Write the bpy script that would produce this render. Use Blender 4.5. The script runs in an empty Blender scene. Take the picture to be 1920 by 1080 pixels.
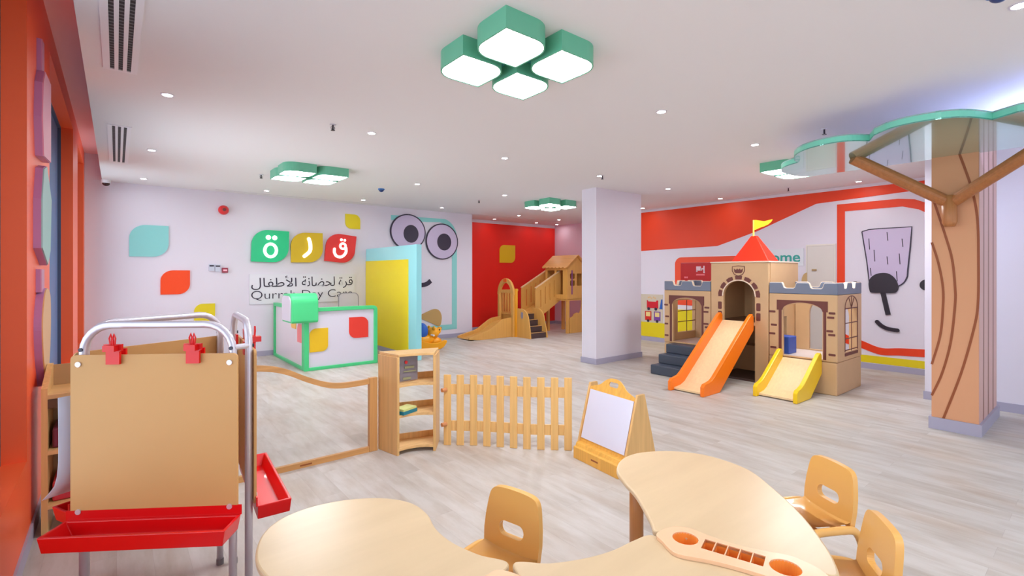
import bpy, bmesh, math, random
from mathutils import Vector, Matrix
random.seed(7)
S = bpy.context.scene
C = S.collection
PI = math.pi

# ------------------------------------------------------------------ camera
cam_d = bpy.data.cameras.new('camera'); cam = bpy.data.objects.new('camera', cam_d); C.objects.link(cam)
cam.location = (0, 0, 1.55)
cam.rotation_euler = (PI/2, 0, -math.radians(38.94))
cam_d.sensor_width = 36; cam_d.lens = 917/1920*36; cam_d.shift_y = -28/1920
cam_d.clip_start = 0.05; cam_d.clip_end = 100
S.camera = cam
# ------------------------------------------------------------------ world, exposure
w = bpy.data.worlds.new('world'); S.world = w; w.use_nodes = True
bg = w.node_tree.nodes['Background']; bg.inputs[0].default_value = (0.90, 0.93, 1.0, 1); bg.inputs[1].default_value = .75
S.view_settings.view_transform = 'Standard'; S.view_settings.look = 'None'
S.view_settings.gamma = 1; S.view_settings.use_curve_mapping = False
S.view_settings.exposure = 0.82
S.cycles.diffuse_bounces = 8; S.cycles.max_bounces = 12
def daylight(name, loc, rot, sx, sy, power, col):
    l = bpy.data.lights.new(name, 'AREA'); l.shape = 'RECTANGLE'; l.size = sx; l.size_y = sy; l.energy = power; l.color = col
    o = bpy.data.objects.new(name, l); C.objects.link(o); o.location = loc; o.rotation_euler = rot; l.spread = math.radians(125); return o
# daylight entering by the big west window beside the viewpoint
daylight('window_daylight', (-.46, .2, 1.85), (0, -PI/2, 0), 2.6, 6.4, 34, (.93, .96, 1.0))
daylight('window_daylight', (-.46, 6.26, 1.85), (0, -PI/2-.25, 0), 2.6, 2.3, 30, (.90, .94, 1.0))
daylight('window_daylight', (-.46, 9.06, 1.85), (0, -PI/2, 0), 2.6, 1.3, 12, (.90, .94, 1.0))
LAMP = 22.0      # emission of the quatrefoil lamps
DOWN = 75.0      # emission of the round downlights

# ------------------------------------------------------------------ materials
MATS = {}
def lin(c):
    return tuple((v/12.92 if v <= 0.04045 else ((v+0.055)/1.055)**2.4) for v in [x/255 for x in c])
def mat(name, rgb, rough=0.5, metal=0.0, spec=0.5, coat=0.0, bump=0.0, bscale=200, var=0.0, vscale=3.0):
    if name in MATS: return MATS[name]
    m = bpy.data.materials.new(name); m.use_nodes = True; MATS[name] = m
    nt = m.node_tree; b = nt.nodes['Principled BSDF']
    col = lin(rgb)
    b.inputs['Base Color'].default_value = (*col, 1)
    b.inputs['Roughness'].default_value = rough; b.inputs['Metallic'].default_value = metal
    b.inputs['Specular IOR Level'].default_value = spec
    b.inputs['Coat Weight'].default_value = coat
    tc = nt.nodes.new('ShaderNodeTexCoord')
    if var > 0:
        n = nt.nodes.new('ShaderNodeTexNoise'); n.inputs['Scale'].default_value = vscale; n.inputs['Detail'].default_value = 5
        nt.links.new(tc.outputs['Object'], n.inputs['Vector'])
        r = nt.nodes.new('ShaderNodeValToRGB')
        r.color_ramp.elements[0].position = .3; r.color_ramp.elements[1].position = .7
        r.color_ramp.elements[0].color = (*[c*(1-var) for c in col], 1); r.color_ramp.elements[1].color = (*[min(1, c*(1+var)) for c in col], 1)
        nt.links.new(n.outputs['Fac'], r.inputs['Fac']); nt.links.new(r.outputs['Color'], b.inputs['Base Color'])
    if bump > 0:
        n2 = nt.nodes.new('ShaderNodeTexNoise'); n2.inputs['Scale'].default_value = bscale
        nt.links.new(tc.outputs['Object'], n2.inputs['Vector'])
        bp = nt.nodes.new('ShaderNodeBump'); bp.inputs['Strength'].default_value = bump; bp.inputs['Distance'].default_value = 0.002
        nt.links.new(n2.outputs['Fac'], bp.inputs['Height']); nt.links.new(bp.outputs['Normal'], b.inputs['Normal'])
    return m
def wood(name, rgb, axis='Z', rough=0.42, var=0.13, fine=38, spec=0.5, coat=0.0):
    if name in MATS: return MATS[name]
    m = mat(name, rgb, rough, spec=spec, coat=coat)
    nt = m.node_tree; b = nt.nodes['Principled BSDF']; tc = [n for n in nt.nodes if n.type == 'TEX_COORD'][0]
    mp = nt.nodes.new('ShaderNodeMapping'); sc = {'X': (1.3, fine, fine), 'Y': (fine, 1.3, fine), 'Z': (fine, fine, 1.3)}[axis]
    mp.inputs['Scale'].default_value = sc
    nt.links.new(tc.outputs['Object'], mp.inputs['Vector'])
    n = nt.nodes.new('ShaderNodeTexNoise'); n.inputs['Scale'].default_value = 1; n.inputs['Detail'].default_value = 4; n.inputs['Roughness'].default_value = .6
    nt.links.new(mp.outputs['Vector'], n.inputs['Vector'])
    col = lin(rgb)
    r = nt.nodes.new('ShaderNodeValToRGB'); r.color_ramp.elements[0].position = .28; r.color_ramp.elements[1].position = .72
    r.color_ramp.elements[0].color = (col[0]*(1-var), col[1]*(1-var*1.2), col[2]*(1-var*1.5), 1)
    r.color_ramp.elements[1].color = (*[min(1, c*(1+var)) for c in col], 1)
    nt.links.new(n.outputs['Fac'], r.inputs['Fac']); nt.links.new(r.outputs['Color'], b.inputs['Base Color'])
    return m
def emit(name, rgb, strength):
    if name in MATS: return MATS[name]
    m = bpy.data.materials.new(name); m.use_nodes = True; MATS[name] = m
    b = m.node_tree.nodes['Principled BSDF']; b.inputs['Base Color'].default_value = (.9, .9, .9, 1)
    b.inputs['Emission Color'].default_value = (*lin(rgb), 1); b.inputs['Emission Strength'].default_value = strength
    return m
def clear(name, rgb=(255, 255, 255), amount=.92, rough=0.03):
    if name in MATS: return MATS[name]
    m = bpy.data.materials.new(name); m.use_nodes = True; MATS[name] = m
    nt = m.node_tree; nt.nodes.clear()
    o = nt.nodes.new('ShaderNodeOutputMaterial'); mx = nt.nodes.new('ShaderNodeMixShader'); t = nt.nodes.new('ShaderNodeBsdfTransparent')
    g = nt.nodes.new('ShaderNodeBsdfGlossy'); g.inputs['Roughness'].default_value = rough
    t.inputs['Color'].default_value = (*lin(rgb), 1)
    lw = nt.nodes.new('ShaderNodeLayerWeight'); lw.inputs['Blend'].default_value = .5
    pw = nt.nodes.new('ShaderNodeMath'); pw.operation = 'POWER'; pw.inputs[1].default_value = 4
    mu = nt.nodes.new('ShaderNodeMath'); mu.operation = 'MULTIPLY_ADD'; mu.inputs[1].default_value = .5; mu.inputs[2].default_value = .03
    nt.links.new(lw.outputs['Facing'], pw.inputs[0]); nt.links.new(pw.outputs[0], mu.inputs[0]); nt.links.new(mu.outputs[0], mx.inputs[0])
    nt.links.new(t.outputs[0], mx.inputs[1]); nt.links.new(g.outputs[0], mx.inputs[2]); nt.links.new(mx.outputs[0], o.inputs['Surface'])
    return m

M_wall = mat('wall_paint', (224, 221, 233), .6, bump=.04, bscale=400, spec=.3)
M_ceil = mat('ceiling_paint', (232, 232, 234), .75, spec=.2)
M_orange = mat('orange_wall_paint', (255, 104, 54), .36, spec=.5)
M_base = mat('baseboard_grey', (168, 166, 188), .45)
M_red_wall = mat('red_wall_paint', (238, 34, 16), .5)
M_or_paint = mat('orange_stripe_paint', (232, 62, 14), .5)
M_yel = mat('yellow_panel', (226, 208, 10), .5)
M_teal = mat('pale_teal_panel', (140, 214, 212), .5)
M_ink = mat('dark_ink', (46, 38, 62), .5)
M_white = mat('white_plastic', (235, 235, 240), .4)
M_lav = mat('pale_lilac_panel', (200, 188, 218), .5)
M_green = mat('green_lacquer', (70, 205, 130), .35)
M_metal = mat('brushed_aluminium', (222, 220, 230), .32, metal=.55)
M_steel = mat('dark_steel', (70, 70, 78), .35, metal=.9)
M_redp = mat('red_plastic', (224, 6, 12), .33, coat=.3)
M_board = mat('hardboard_tan', (208, 160, 98), .5, var=.04, vscale=2)
M_beech = wood('beech_wood', (220, 178, 116), 'Z')
M_beechx = wood('beech_wood_lengthwise', (222, 182, 122), 'X')
M_pick = wood('picket_pine', (226, 184, 116), 'Z')
M_top = wood('maple_tabletop', (206, 182, 144), 'X', rough=.3, var=.05, fine=9)
M_toped = mat('table_edge_band', (224, 178, 116), .4)
M_chair = mat('caramel_plastic', (226, 172, 92), .28, bump=.05, bscale=300, coat=.35)
M_leg = wood('beech_leg', (190, 132, 78), 'Z')
M_tan = mat('tan_vinyl', (206, 170, 126), .42, bump=.25, bscale=14, var=.03, vscale=5)
M_tan2 = mat('pale_cream_vinyl', (232, 214, 192), .45)
M_gband = mat('slate_vinyl', (112, 122, 142), .45)
M_brown = mat('brown_print', (106, 52, 44), .5)
M_navy = mat('slate_blue_vinyl', (62, 72, 88), .45, bump=.2, bscale=16)
M_roof = mat('red_roof_vinyl', (236, 42, 12), .4)
M_slide_o = mat('orange_plastic', (250, 124, 14), .35)
M_slide_y = mat('yellow_plastic', (246, 204, 10), .35)
M_slide_w = wood('slide_birch', (236, 208, 160), 'X', rough=.35, var=.06)
M_blue = mat('blue_vinyl', (52, 88, 178), .45)
M_ply = wood('golden_ply', (216, 164, 86), 'Z', var=.08)
M_mint = mat('mint_lacquer_rim', (120, 214, 190), .3)
M_glassy = mat('navy_window_glass', (92, 126, 172), .5, spec=.3)
M_bark = mat('bark_orange_paint', (216, 160, 122), .6, spec=.2)
M_barkline = mat('bark_line_brown', (146, 76, 36), .55)
M_branch = wood('branch_wood', (172, 110, 62), 'X', rough=.45)
M_lampg = mat('lamp_green', (104, 188, 154), .4)
M_diff = emit('lamp_diffuser', (250, 250, 255), LAMP)
M_dn = emit('downlight_lens', (255, 250, 245), DOWN)
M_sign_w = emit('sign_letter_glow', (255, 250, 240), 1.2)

# floor planks
def floor_mat():
    m = bpy.data.materials.new('vinyl_planks'); m.use_nodes = True; nt = m.node_tree; b = nt.nodes['Principled BSDF']
    N = nt.nodes.new; L = nt.links.new
    tc = N('ShaderNodeTexCoord'); mp = N('ShaderNodeMapping'); mp.inputs['Rotation'].default_value = (0, 0, PI/2)
    L(tc.outputs['Object'], mp.inputs['Vector'])
    def brick(wd, ht, c1, c2, off=.37):
        k = N('ShaderNodeTexBrick'); k.offset = off; k.inputs['Scale'].default_value = 1
        k.inputs['Brick Width'].default_value = wd; k.inputs['Row Height'].default_value = ht; k.inputs['Mortar Size'].default_value = .0012
        k.inputs['Mortar Smooth'].default_value = .3
        k.inputs['Color1'].default_value = (*c1, 1); k.inputs['Color2'].default_value = (*c2, 1); k.inputs['Mortar'].default_value = (.30, .27, .25, 1)
        L(mp.outputs['Vector'], k.inputs['Vector']); return k
    k1 = brick(1.15, .155, lin((196, 192, 186)), lin((172, 166, 158)))
    # streaky mottling along each board, jumping from board to board
    sh = N('ShaderNodeTexBrick'); sh.offset = .37; sh.inputs['Brick Width'].default_value = 1.15; sh.inputs['Row Height'].default_value = .155
    sh.inputs['Scale'].default_value = 1; sh.inputs['Mortar Size'].default_value = 0; sh.inputs['Color1'].default_value = (0, 0, 0, 1); sh.inputs['Color2'].default_value = (1, 1, 1, 1)
    L(mp.outputs['Vector'], sh.inputs['Vector'])
    add = N('ShaderNodeVectorMath'); add.operation = 'MULTIPLY_ADD'; add.inputs[1].default_value = (9, 13, 5)
    L(sh.outputs['Color'], add.inputs[0]); L(mp.outputs['Vector'], add.inputs[2])
    m2 = N('ShaderNodeMapping'); m2.inputs['Scale'].default_value = (1.5, 6.5, 1); L(add.outputs[0], m2.inputs['Vector'])
    n1 = N('ShaderNodeTexNoise'); n1.inputs['Scale'].default_value = 1.6; n1.inputs['Detail'].default_value = 6; n1.inputs['Roughness'].default_value = .6
    L(m2.outputs[0], n1.inputs['Vector'])
    r1 = N('ShaderNodeValToRGB'); e = r1.color_ramp.elements
    e[0].position = .3; e[0].color = (*lin((170, 158, 146)), 1); e[1].position = .62; e[1].color = (*lin((206, 203, 199)), 1)
    x = e.new(.45); x.color = (*lin((188, 182, 174)), 1)
    L(n1.outputs['Fac'], r1.inputs['Fac'])
    mx = N('ShaderNodeMix'); mx.data_type = 'RGBA'; mx.inputs[0].default_value = .55
    L(k1.outputs['Color'], mx.inputs[6]); L(r1.outputs['Color'], mx.inputs[7])
    # warm patches
    m3 = N('ShaderNodeMapping'); m3.inputs['Scale'].default_value = (.9, 2.6, 1); L(mp.outputs[0], m3.inputs['Vector'])
    n3 = N('ShaderNodeTexNoise'); n3.inputs['Scale'].default_value = 1.3; n3.inputs['Detail'].default_value = 3; L(m3.outputs[0], n3.inputs['Vector'])
    r3 = N('ShaderNodeValToRGB'); r3.color_ramp.elements[0].position = .5; r3.color_ramp.elements[1].position = .72
    r3.color_ramp.elements[0].color = (1, 1, 1, 1); r3.color_ramp.elements[1].color = (.95, .87, .80, 1); L(n3.outputs['Fac'], r3.inputs['Fac'])
    ml = N('ShaderNodeMix'); ml.data_type = 'RGBA'; ml.blend_type = 'MULTIPLY'; ml.inputs[0].default_value = 1
    L(mx.outputs[2], ml.inputs[6]); L(r3.outputs['Color'], ml.inputs[7]); L(ml.outputs[2], b.inputs['Base Color'])
    b.inputs['Roughness'].default_value = .42; b.inputs['Specular IOR Level'].default_value = .35
    bp = N('ShaderNodeBump'); bp.inputs['Strength'].default_value = .15; bp.inputs['Distance'].default_value = .002
    L(n1.outputs['Fac'], bp.inputs['Height']); L(bp.outputs['Normal'], b.inputs['Normal'])
    return m
M_floor = floor_mat()

# ------------------------------------------------------------------ helpers
WM = {}     # world matrix of every object made here
def link(name, bm, m, parent=None, loc=None, smooth=False, bevel=0, bseg=2):
    me = bpy.data.meshes.new(name)
    Mw = None
    if parent is not None: Mw = WM[parent]
    else:
        vs = [v.co for v in bm.verts]
        if loc is None:
            lo = [min(v[i] for v in vs) for i in range(3)]; hi = [max(v[i] for v in vs) for i in range(3)]
            loc = ((lo[0]+hi[0])/2, (lo[1]+hi[1])/2, lo[2])
        Mw = Matrix.Translation(loc)
    bmesh.ops.transform(bm, matrix=Mw.inverted(), verts=bm.verts)
    bmesh.ops.recalc_face_normals(bm, faces=bm.faces)
    bm.to_mesh(me); bm.free()
    if smooth:
        for p in me.polygons: p.use_smooth = True
    for x in (m if isinstance(m, (list, tuple)) else [m]): me.materials.append(x)
    o = bpy.data.objects.new(name, me); C.objects.link(o)
    if parent is not None: o.parent = parent
    else: o.matrix_world = Mw; o.location = loc
    WM[o] = Mw
    if bevel:
        md = o.modifiers.new('bevel', 'BEVEL'); md.width = bevel; md.segments = bseg; md.limit_method = 'ANGLE'; md.angle_limit = math.radians(35)
    return o
def thing(name, label, cat, loc=(0, 0, 0), rz=0, group=None):
    o = bpy.data.objects.new(name, None); C.objects.link(o); o.empty_display_size = .1
    o.location = loc; o.rotation_euler = (0, 0, rz); o['label'] = label; o['category'] = cat
    if group: o['group'] = group
    WM[o] = Matrix.Translation(loc) @ Matrix.Rotation(rz, 4, 'Z')
    return o
def tag(o, label, cat, group=None, kind=None):
    o['label'] = label; o['category'] = cat
    if group: o['group'] = group
    if kind: o['kind'] = kind
    return o
def struct(o):
    o['kind'] = 'structure'; return o
def B(): return bmesh.new()
def box(bm, x0, x1, y0, y1, z0, z1):
    v = [bm.verts.new((x, y, z)) for x in (x0, x1) for y in (y0, y1) for z in (z0, z1)]
    for f in ((0, 1, 3, 2), (4, 6, 7, 5), (0, 4, 5, 1), (2, 3, 7, 6), (0, 2, 6, 4), (1, 5, 7, 3)): bm.faces.new([v[i] for i in f])
    return bm
def bx(*a): return box(B(), *a)
def obox(bm, c, u, v, n, hu, hv, hn):      # oriented box, c centre, half sizes
    c, u, v, n = Vector(c), Vector(u).normalized(), Vector(v).normalized(), Vector(n).normalized()
    vs = [bm.verts.new(c+u*hu*a+v*hv*b+n*hn*d) for a in (-1, 1) for b in (-1, 1) for d in (-1, 1)]
    for f in ((0, 1, 3, 2), (4, 6, 7, 5), (0, 4, 5, 1), (2, 3, 7, 6), (0, 2, 6, 4), (1, 5, 7, 3)): bm.faces.new([vs[i] for i in f])
    return bm
def prism(bm, pts, o, u, v, n, t, holes=()):
    """2-D outline pts (with holes) laid at o in the u,v plane, extruded t along n"""
    o, u, v, n = Vector(o), Vector(u), Vector(v), Vector(n)
    P = lambda p, k: o+u*p[0]+v*p[1]+n*k
    if not holes:
        a = [bm.verts.new(P(p, 0)) for p in pts]; b = [bm.verts.new(P(p, t)) for p in pts]
        bm.faces.new(a); bm.faces.new(b[::-1]); L = len(pts)
        for i in range(L): bm.faces.new((a[i], a[(i+1) % L], b[(i+1) % L], b[i]))
        return bm
    loops = [pts]+list(holes)
    layers = []
    for k in (0, t):
        es = []; vv = []
        for lp in loops:
            vs = [bm.verts.new(P(p, k)) for p in lp]; vv.append(vs)
            for i in range(len(vs)): es.append(bm.edges.new((vs[i], vs[(i+1) % len(vs)])))
        bmesh.ops.triangle_fill(bm, use_beauty=True, use_dissolve=False, edges=es)
        layers.append(vv)
    for la, lb in zip(*layers):
        L = len(la)
        for i in range(L): bm.faces.new((la[i], la[(i+1) % L], lb[(i+1) % L], lb[i]))
    return bm
def XZ(bm, pts, y, t, holes=()): return prism(bm, pts, (0, y, 0), (1, 0, 0), (0, 0, 1), (0, 1, 0), t, holes)
def YZ(bm, pts, x, t, holes=()): return prism(bm, pts, (x, 0, 0), (0, 1, 0), (0, 0, 1), (1, 0, 0), t, holes)
def XY(bm, pts, z, t, holes=()): return prism(bm, pts, (0, 0, z), (1, 0, 0), (0, 1, 0), (0, 0, 1), t, holes)
def arc(cx, cy, r, a0, a1, n=12, ry=None):
    ry = r if ry is None else ry
    return [(cx+r*math.cos(math.radians(a0+(a1-a0)*i/n)), cy+ry*math.sin(math.radians(a0+(a1-a0)*i/n))) for i in range(n+1)]
def ell(cx, cy, rx, ry=None, n=40):
    ry = rx if ry is None else ry
    return [(cx+rx*math.cos(2*PI*i/n), cy+ry*math.sin(2*PI*i/n)) for i in range(n)]
def rrect(x0, x1, y0, y1, r, n=6):
    return (arc(x1-r, y0+r, r, -90, 0, n)+arc(x1-r, y1-r, r, 0, 90, n)+arc(x0+r, y1-r, r, 90, 180, n)+arc(x0+r, y0+r, r, 180, 270, n))
def leaf(x0, x1, y0, y1, f=.42, flip=False):
    """square with two opposite corners rounded; default rounded: top left and bottom right"""
    r = f*min(x1-x0, y1-y0); n = 8
    if not flip: return [(x0, y0)]+arc(x1-r, y0+r, r, -90, 0, n)+[(x1, y1)]+arc(x0+r, y1-r, r, 90, 180, n)
    return [(x1, y0)]+arc(x1-r, y1-r, r, 0, 90, n)+[(x0, y1)]+arc(x0+r, y0+r, r, 180, 270, n)
def spline(pts, closed=True, n=8):
    out = []; L = len(pts)
    rng = range(L) if closed else range(L-1)
    for i in rng:
        if closed: p0, p1, p2, p3 = pts[i-1], pts[i], pts[(i+1) % L], pts[(i+2) % L]
        else: p0, p1, p2, p3 = pts[max(i-1, 0)], pts[i], pts[i+1], pts[min(i+2, L-1)]
        for k in range(n):
            t = k/n
            out.append(tuple(.5*((2*b)+(-a+c)*t+(2*a-5*b+4*c-d)*t*t+(-a+3*b-3*c+d)*t**3) for a, b, c, d in zip(p0, p1, p2, p3)))
    if not closed: out.append(tuple(pts[-1]))
    return out
def stroke(pts, w, cap=True):
    """outline polygon of a thick line"""
    L = len(pts); left = []; right = []; nc = 5
    for i, p in enumerate(pts):
        a = pts[max(i-1, 0)]; b = pts[min(i+1, L-1)]
        dx, dy = b[0]-a[0], b[1]-a[1]; d = math.hypot(dx, dy) or 1
        left.append((p[0]-dy/d*w/2, p[1]+dx/d*w/2)); right.append((p[0]+dy/d*w/2, p[1]-dx/d*w/2))
    e = []; s_ = []
    if cap:
        p, q = pts[-1], pts[-2]; ang = math.degrees(math.atan2(p[1]-q[1], p[0]-q[0])); e = arc(p[0], p[1], w/2, ang+90, ang-90, 2*nc)[1:-1]
        p, q = pts[0], pts[1]; ang = math.degrees(math.atan2(p[1]-q[1], p[0]-q[0])); s_ = arc(p[0], p[1], w/2, ang+90, ang-90, 2*nc)[1:-1]
    return left+e+right[::-1]+s_
def tube(bm, pts, r, n=12, caps=True):
    pts = [Vector(p) for p in pts]; rings = []; L = len(pts)
    up = None
    for i, p in enumerate(pts):
        d = (pts[min(i+1, L-1)]-pts[max(i-1, 0)]).normalized()
        if up is None: up = Vector((0, 0, 1)) if abs(d.z) < .9 else Vector((1, 0, 0))
        x = d.cross(up).normalized(); y = x.cross(d).normalized(); up = y
        rr = r[i] if isinstance(r, (list, tuple)) else r
        rings.append([bm.verts.new(p+(x*math.cos(2*PI*k/n)+y*math.sin(2*PI*k/n))*rr) for k in range(n)])
    for a, b in zip(rings, rings[1:]):
        for k in range(n): bm.faces.new((a[k], a[(k+1) % n], b[(k+1) % n], b[k]))
    if caps: bm.faces.new(rings[0][::-1]); bm.faces.new(rings[-1])
    return bm
def cyl(bm, x, y, z0, z1, r, n=24, r2=None): return tube(bm, [(x, y, z0), (x, y, z1)], [r, r if r2 is None else r2], n)
def ball(bm, c, rx, ry=None, rz=None, seg=20):
    ry = rx if ry is None else ry; rz = rx if rz is None else rz
    bmesh.ops.create_uvsphere(bm, u_segments=seg, v_segments=seg//2+2, radius=1, matrix=Matrix.Translation(c) @ Matrix.Diagonal((rx, ry, rz, 1)))
    return bm
def text_bm(s, o, u, v, n, width, height, t=.004, off=0):
    """lettering stretched to width x height at o in the u,v plane"""
    cu = bpy.data.curves.new('t', 'FONT'); cu.body = s; cu.size = 1; cu.extrude = .5; cu.resolution_u = 4; cu.offset = off
    ob = bpy.data.objects.new('t', cu); C.objects.link(ob)
    dg = bpy.context.evaluated_depsgraph_get(); me = bpy.data.meshes.new_from_object(ob.evaluated_get(dg))
    bpy.data.objects.remove(ob); bpy.data.curves.remove(cu)
    bm = B(); bm.from_mesh(me); bpy.data.meshes.remove(me)
    xs = [q.co.x for q in bm.verts]; ys = [q.co.y for q in bm.verts]
    if not xs: return bm
    x0, x1, y0, y1 = min(xs), max(xs), min(ys), max(ys)
    o, u, v, n = Vector(o), Vector(u), Vector(v), Vector(n)
    for q in bm.verts:
        q.co = o+u*((q.co.x-x0)/(x1-x0)*width)+v*((q.co.y-y0)/(y1-y0)*height)+n*((q.co.z+.5)*t)
    return bm
def copy_tree(o, loc, rz, label=None, extra=None):
    r = o.copy(); C.objects.link(r); r.location = loc; r.rotation_euler = (0, 0, rz)
    if label: r['label'] = label
    for ch in o.children:
        c = ch.copy(); C.objects.link(c); c.parent = r
        for g in ch.children:
            d = g.copy(); C.objects.link(d); d.parent = c
    return r

# ================================================================== THE ROOM
CE = 3.0; NY = 10.05; EX = 9.5; RY = 10.9; PX = 10.5; JX = 7.74
struct(link('floor', bx(-1.2, 11.2, -3.5, 11.4, -.08, 0), M_floor, loc=(0, 0, 0)))
struct(link('ceiling', bx(-.18, 11.2, -3.5, 11.4, CE, CE+.5), M_ceil))
# west wall with window recesses
wb = B(); WX0, WX1 = -.62, -.39
W_ = [(-3.5, 3.82), (5.0, 7.52), (8.35, 9.78)]
box(wb, WX0, WX1, -3.5, NY, 0, .5); box(wb, WX0, WX1, -3.5, NY, 3.2, 3.6)
for a, b in ((3.82, 5.0), (7.52, 8.35), (9.78, NY)): box(wb, WX0, WX1, a, b, .5, 3.2)
bmesh.ops.remove_doubles(wb, verts=wb.verts, dist=.0001)
ww = struct(link('wall_west', wb, M_orange))
struct(link('ceiling_pocket', bx(-.39, -.181, -3.5, NY, 3.41, 3.46), mat('pocket_bounce_pink', (252, 208, 204), .5)))  # white pocket ceiling, with the orange wall's bounce light put into its colour
struct(link('trim_pocket_end', bx(-.389, -.182, NY-.012, NY, CE, 3.41), M_wall))
for i, (a, b) in enumerate(W_):
    p = struct(link('window_%d' % (i+1), bx(-.54, -.52, a, b, .5, 3.2), M_glassy))
    fr = B(); box(fr, -.52, -.492, b-.018, b, .5, 3.2); box(fr, -.52, -.492, a, a+.018, .5, 3.2)
    box(fr, -.52, -.492, a+.018, b-.018, .5, .518); box(fr, -.52, -.492, a+.018, b-.018, 3.182, 3.2)
    link('window_frame', fr, mat('slate_frame', (70, 84, 112), .4), p)
struct(link('baseboard_west', bx(-.39, -.378, -3.5, NY, 0, .09), M_base))
# north wall
struct(link('wall_north', bx(-.62, 6.85, NY, NY+.2, 0, 3.6), M_wall))
struct(link('baseboard_north', bx(-.378, 6.862, NY-.012, NY, 0, .095), M_base))
struct(link('wall_north_return', bx(6.7, 6.85, NY+.2, RY, 0, CE), M_wall))
struct(link('wall_alcove', bx(6.7, 10.65, RY, RY+.15, 0, CE), [M_wall]))
struct(link('trim_red_paint', bx(6.852, PX-.002, RY-.006, RY, .09, 2.92), M_red_wall))
struct(link('baseboard_alcove', bx(6.85, PX, RY-.018, RY-.006, 0, .09), M_base))
struct(link('wall_alcove_east', bx(PX, PX+.15, 7.3, RY, 0, CE), mat('pink_white_paint', (226, 198, 216), .6)))
struct(link('baseboard_alcove_east', bx(PX-.012, PX, 7.3, RY-.018, 0, .09), M_base))
struct(link('wall_alcove_return', bx(EX, PX, 7.3, 7.4, 0, CE), M_wall))
struct(link('wall_east', bx(EX, EX+.15, 1.5, 7.3, 0, CE), M_wall))
struct(link('baseboard_east', bx(EX-.012, EX, 1.5, 7.3, 0, .09), M_base))
struct(link('wall_jut', bx(JX, EX+.15, -3.5, 1.49, 0, CE), M_wall))
struct(link('baseboard_jut', bx(JX-.012, JX, -3.5, 1.502, 0, .1), M_base))
# columns
c1 = struct(link('wall_column', bx(6.31, 7.55, 5.54, 5.87, 0, CE), M_wall))
cb = B(); box(cb, 6.295, 7.565, 5.525, 5.54, 0, .095); box(cb, 6.295, 6.31, 5.54, 5.885, 0, .095); box(cb, 6.31, 7.565, 5.87, 5.885, 0, .095); box(cb, 7.55, 7.565, 5.54, 5.87, 0, .095)
struct(link('baseboard_column', cb, M_base))
# ceiling slots (linear diffusers): dark gap in a white flange
def slot(name, x0, x1, y0, y1, lab):
    r = thing(name, lab, 'air vent', ((x0+x1)/2, (y0+y1)/2, CE-.004), group='linear slot vents')
    fw = .012; f = B()
    if x1-x0 > y1-y0:
        box(f, x0, x1, y0-fw, y0, CE-.004, CE); box(f, x0, x1, y1, y1+fw, CE-.004, CE)
    else:
        box(f, x0-fw, x0, y0, y1, CE-.004, CE); box(f, x1, x1+fw, y0, y1, CE-.004, CE)
    link('flange', f, M_white, r); link('slot', bx(x0, x1, y0, y1, CE-.002, CE+.001), M_steel, r)
slot('slot_vent', 1.33, 4.46, 9.81, 9.835, 'long thin slot vent in the ceiling above the lettered sign wall')
slot('slot_vent', 6.2, 9.7, 9.9, 9.925, 'long thin slot vent in the ceiling before the red alcove wall')
slot('slot_vent', 9.37, 9.39, 2.85, 7.0, 'long thin slot vent running beside the orange striped wall')

M_louvre = mat('louvred_slot', (22, 22, 26), .6)
_nt = M_louvre.node_tree; _tc = [n for n in _nt.nodes if n.type == 'TEX_COORD'][0]; _wv = _nt.nodes.new('ShaderNodeTexWave'); _wv.bands_direction = 'Y'; _wv.inputs['Scale'].default_value = 7
_rp = _nt.nodes.new('ShaderNodeValToRGB'); _rp.color_ramp.interpolation = 'CONSTANT'; _rp.color_ramp.elements[0].color = (.008, .008, .01, 1); _rp.color_ramp.elements[1].position = .72; _rp.color_ramp.elements[1].color = (.12, .12, .13, 1)
_nt.links.new(_tc.outputs['Object'], _wv.inputs[0]); _nt.links.new(_wv.outputs['Fac'], _rp.inputs[0]); _nt.links.new(_rp.outputs[0], _nt.nodes['Principled BSDF'].inputs['Base Color'])
# west grilles: two ceiling vents with three louvred slots
def grille(y0, y1, lab):
    r = thing('ceiling_vent', lab, 'air vent', (.02, (y0+y1)/2, CE), group='three-slot ceiling vents by the windows')
    f = B(); xs = [-.075, -.037, -.013, .009, .033, .055, .079, .115]
    for i in (0, 2, 4, 6): box(f, xs[i], xs[i+1], y0, y1, CE-.008, CE)
    box(f, -.075, .115, y0-.03, y0, CE-.008, CE); box(f, -.075, .115, y1, y1+.03, CE-.008, CE)
    link('frame', f, M_white, r)
    for i in (1, 3, 5): link('slot', bx(xs[i], xs[i+1], y0, y1, CE-.002, CE+.001), M_louvre, r)
grille(2.42, 4.46, 'three-slot black ceiling vent nearest the camera, by the windows')
grille(6.18, 8.16, 'three-slot black ceiling vent further back, near the sign wall')

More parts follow.
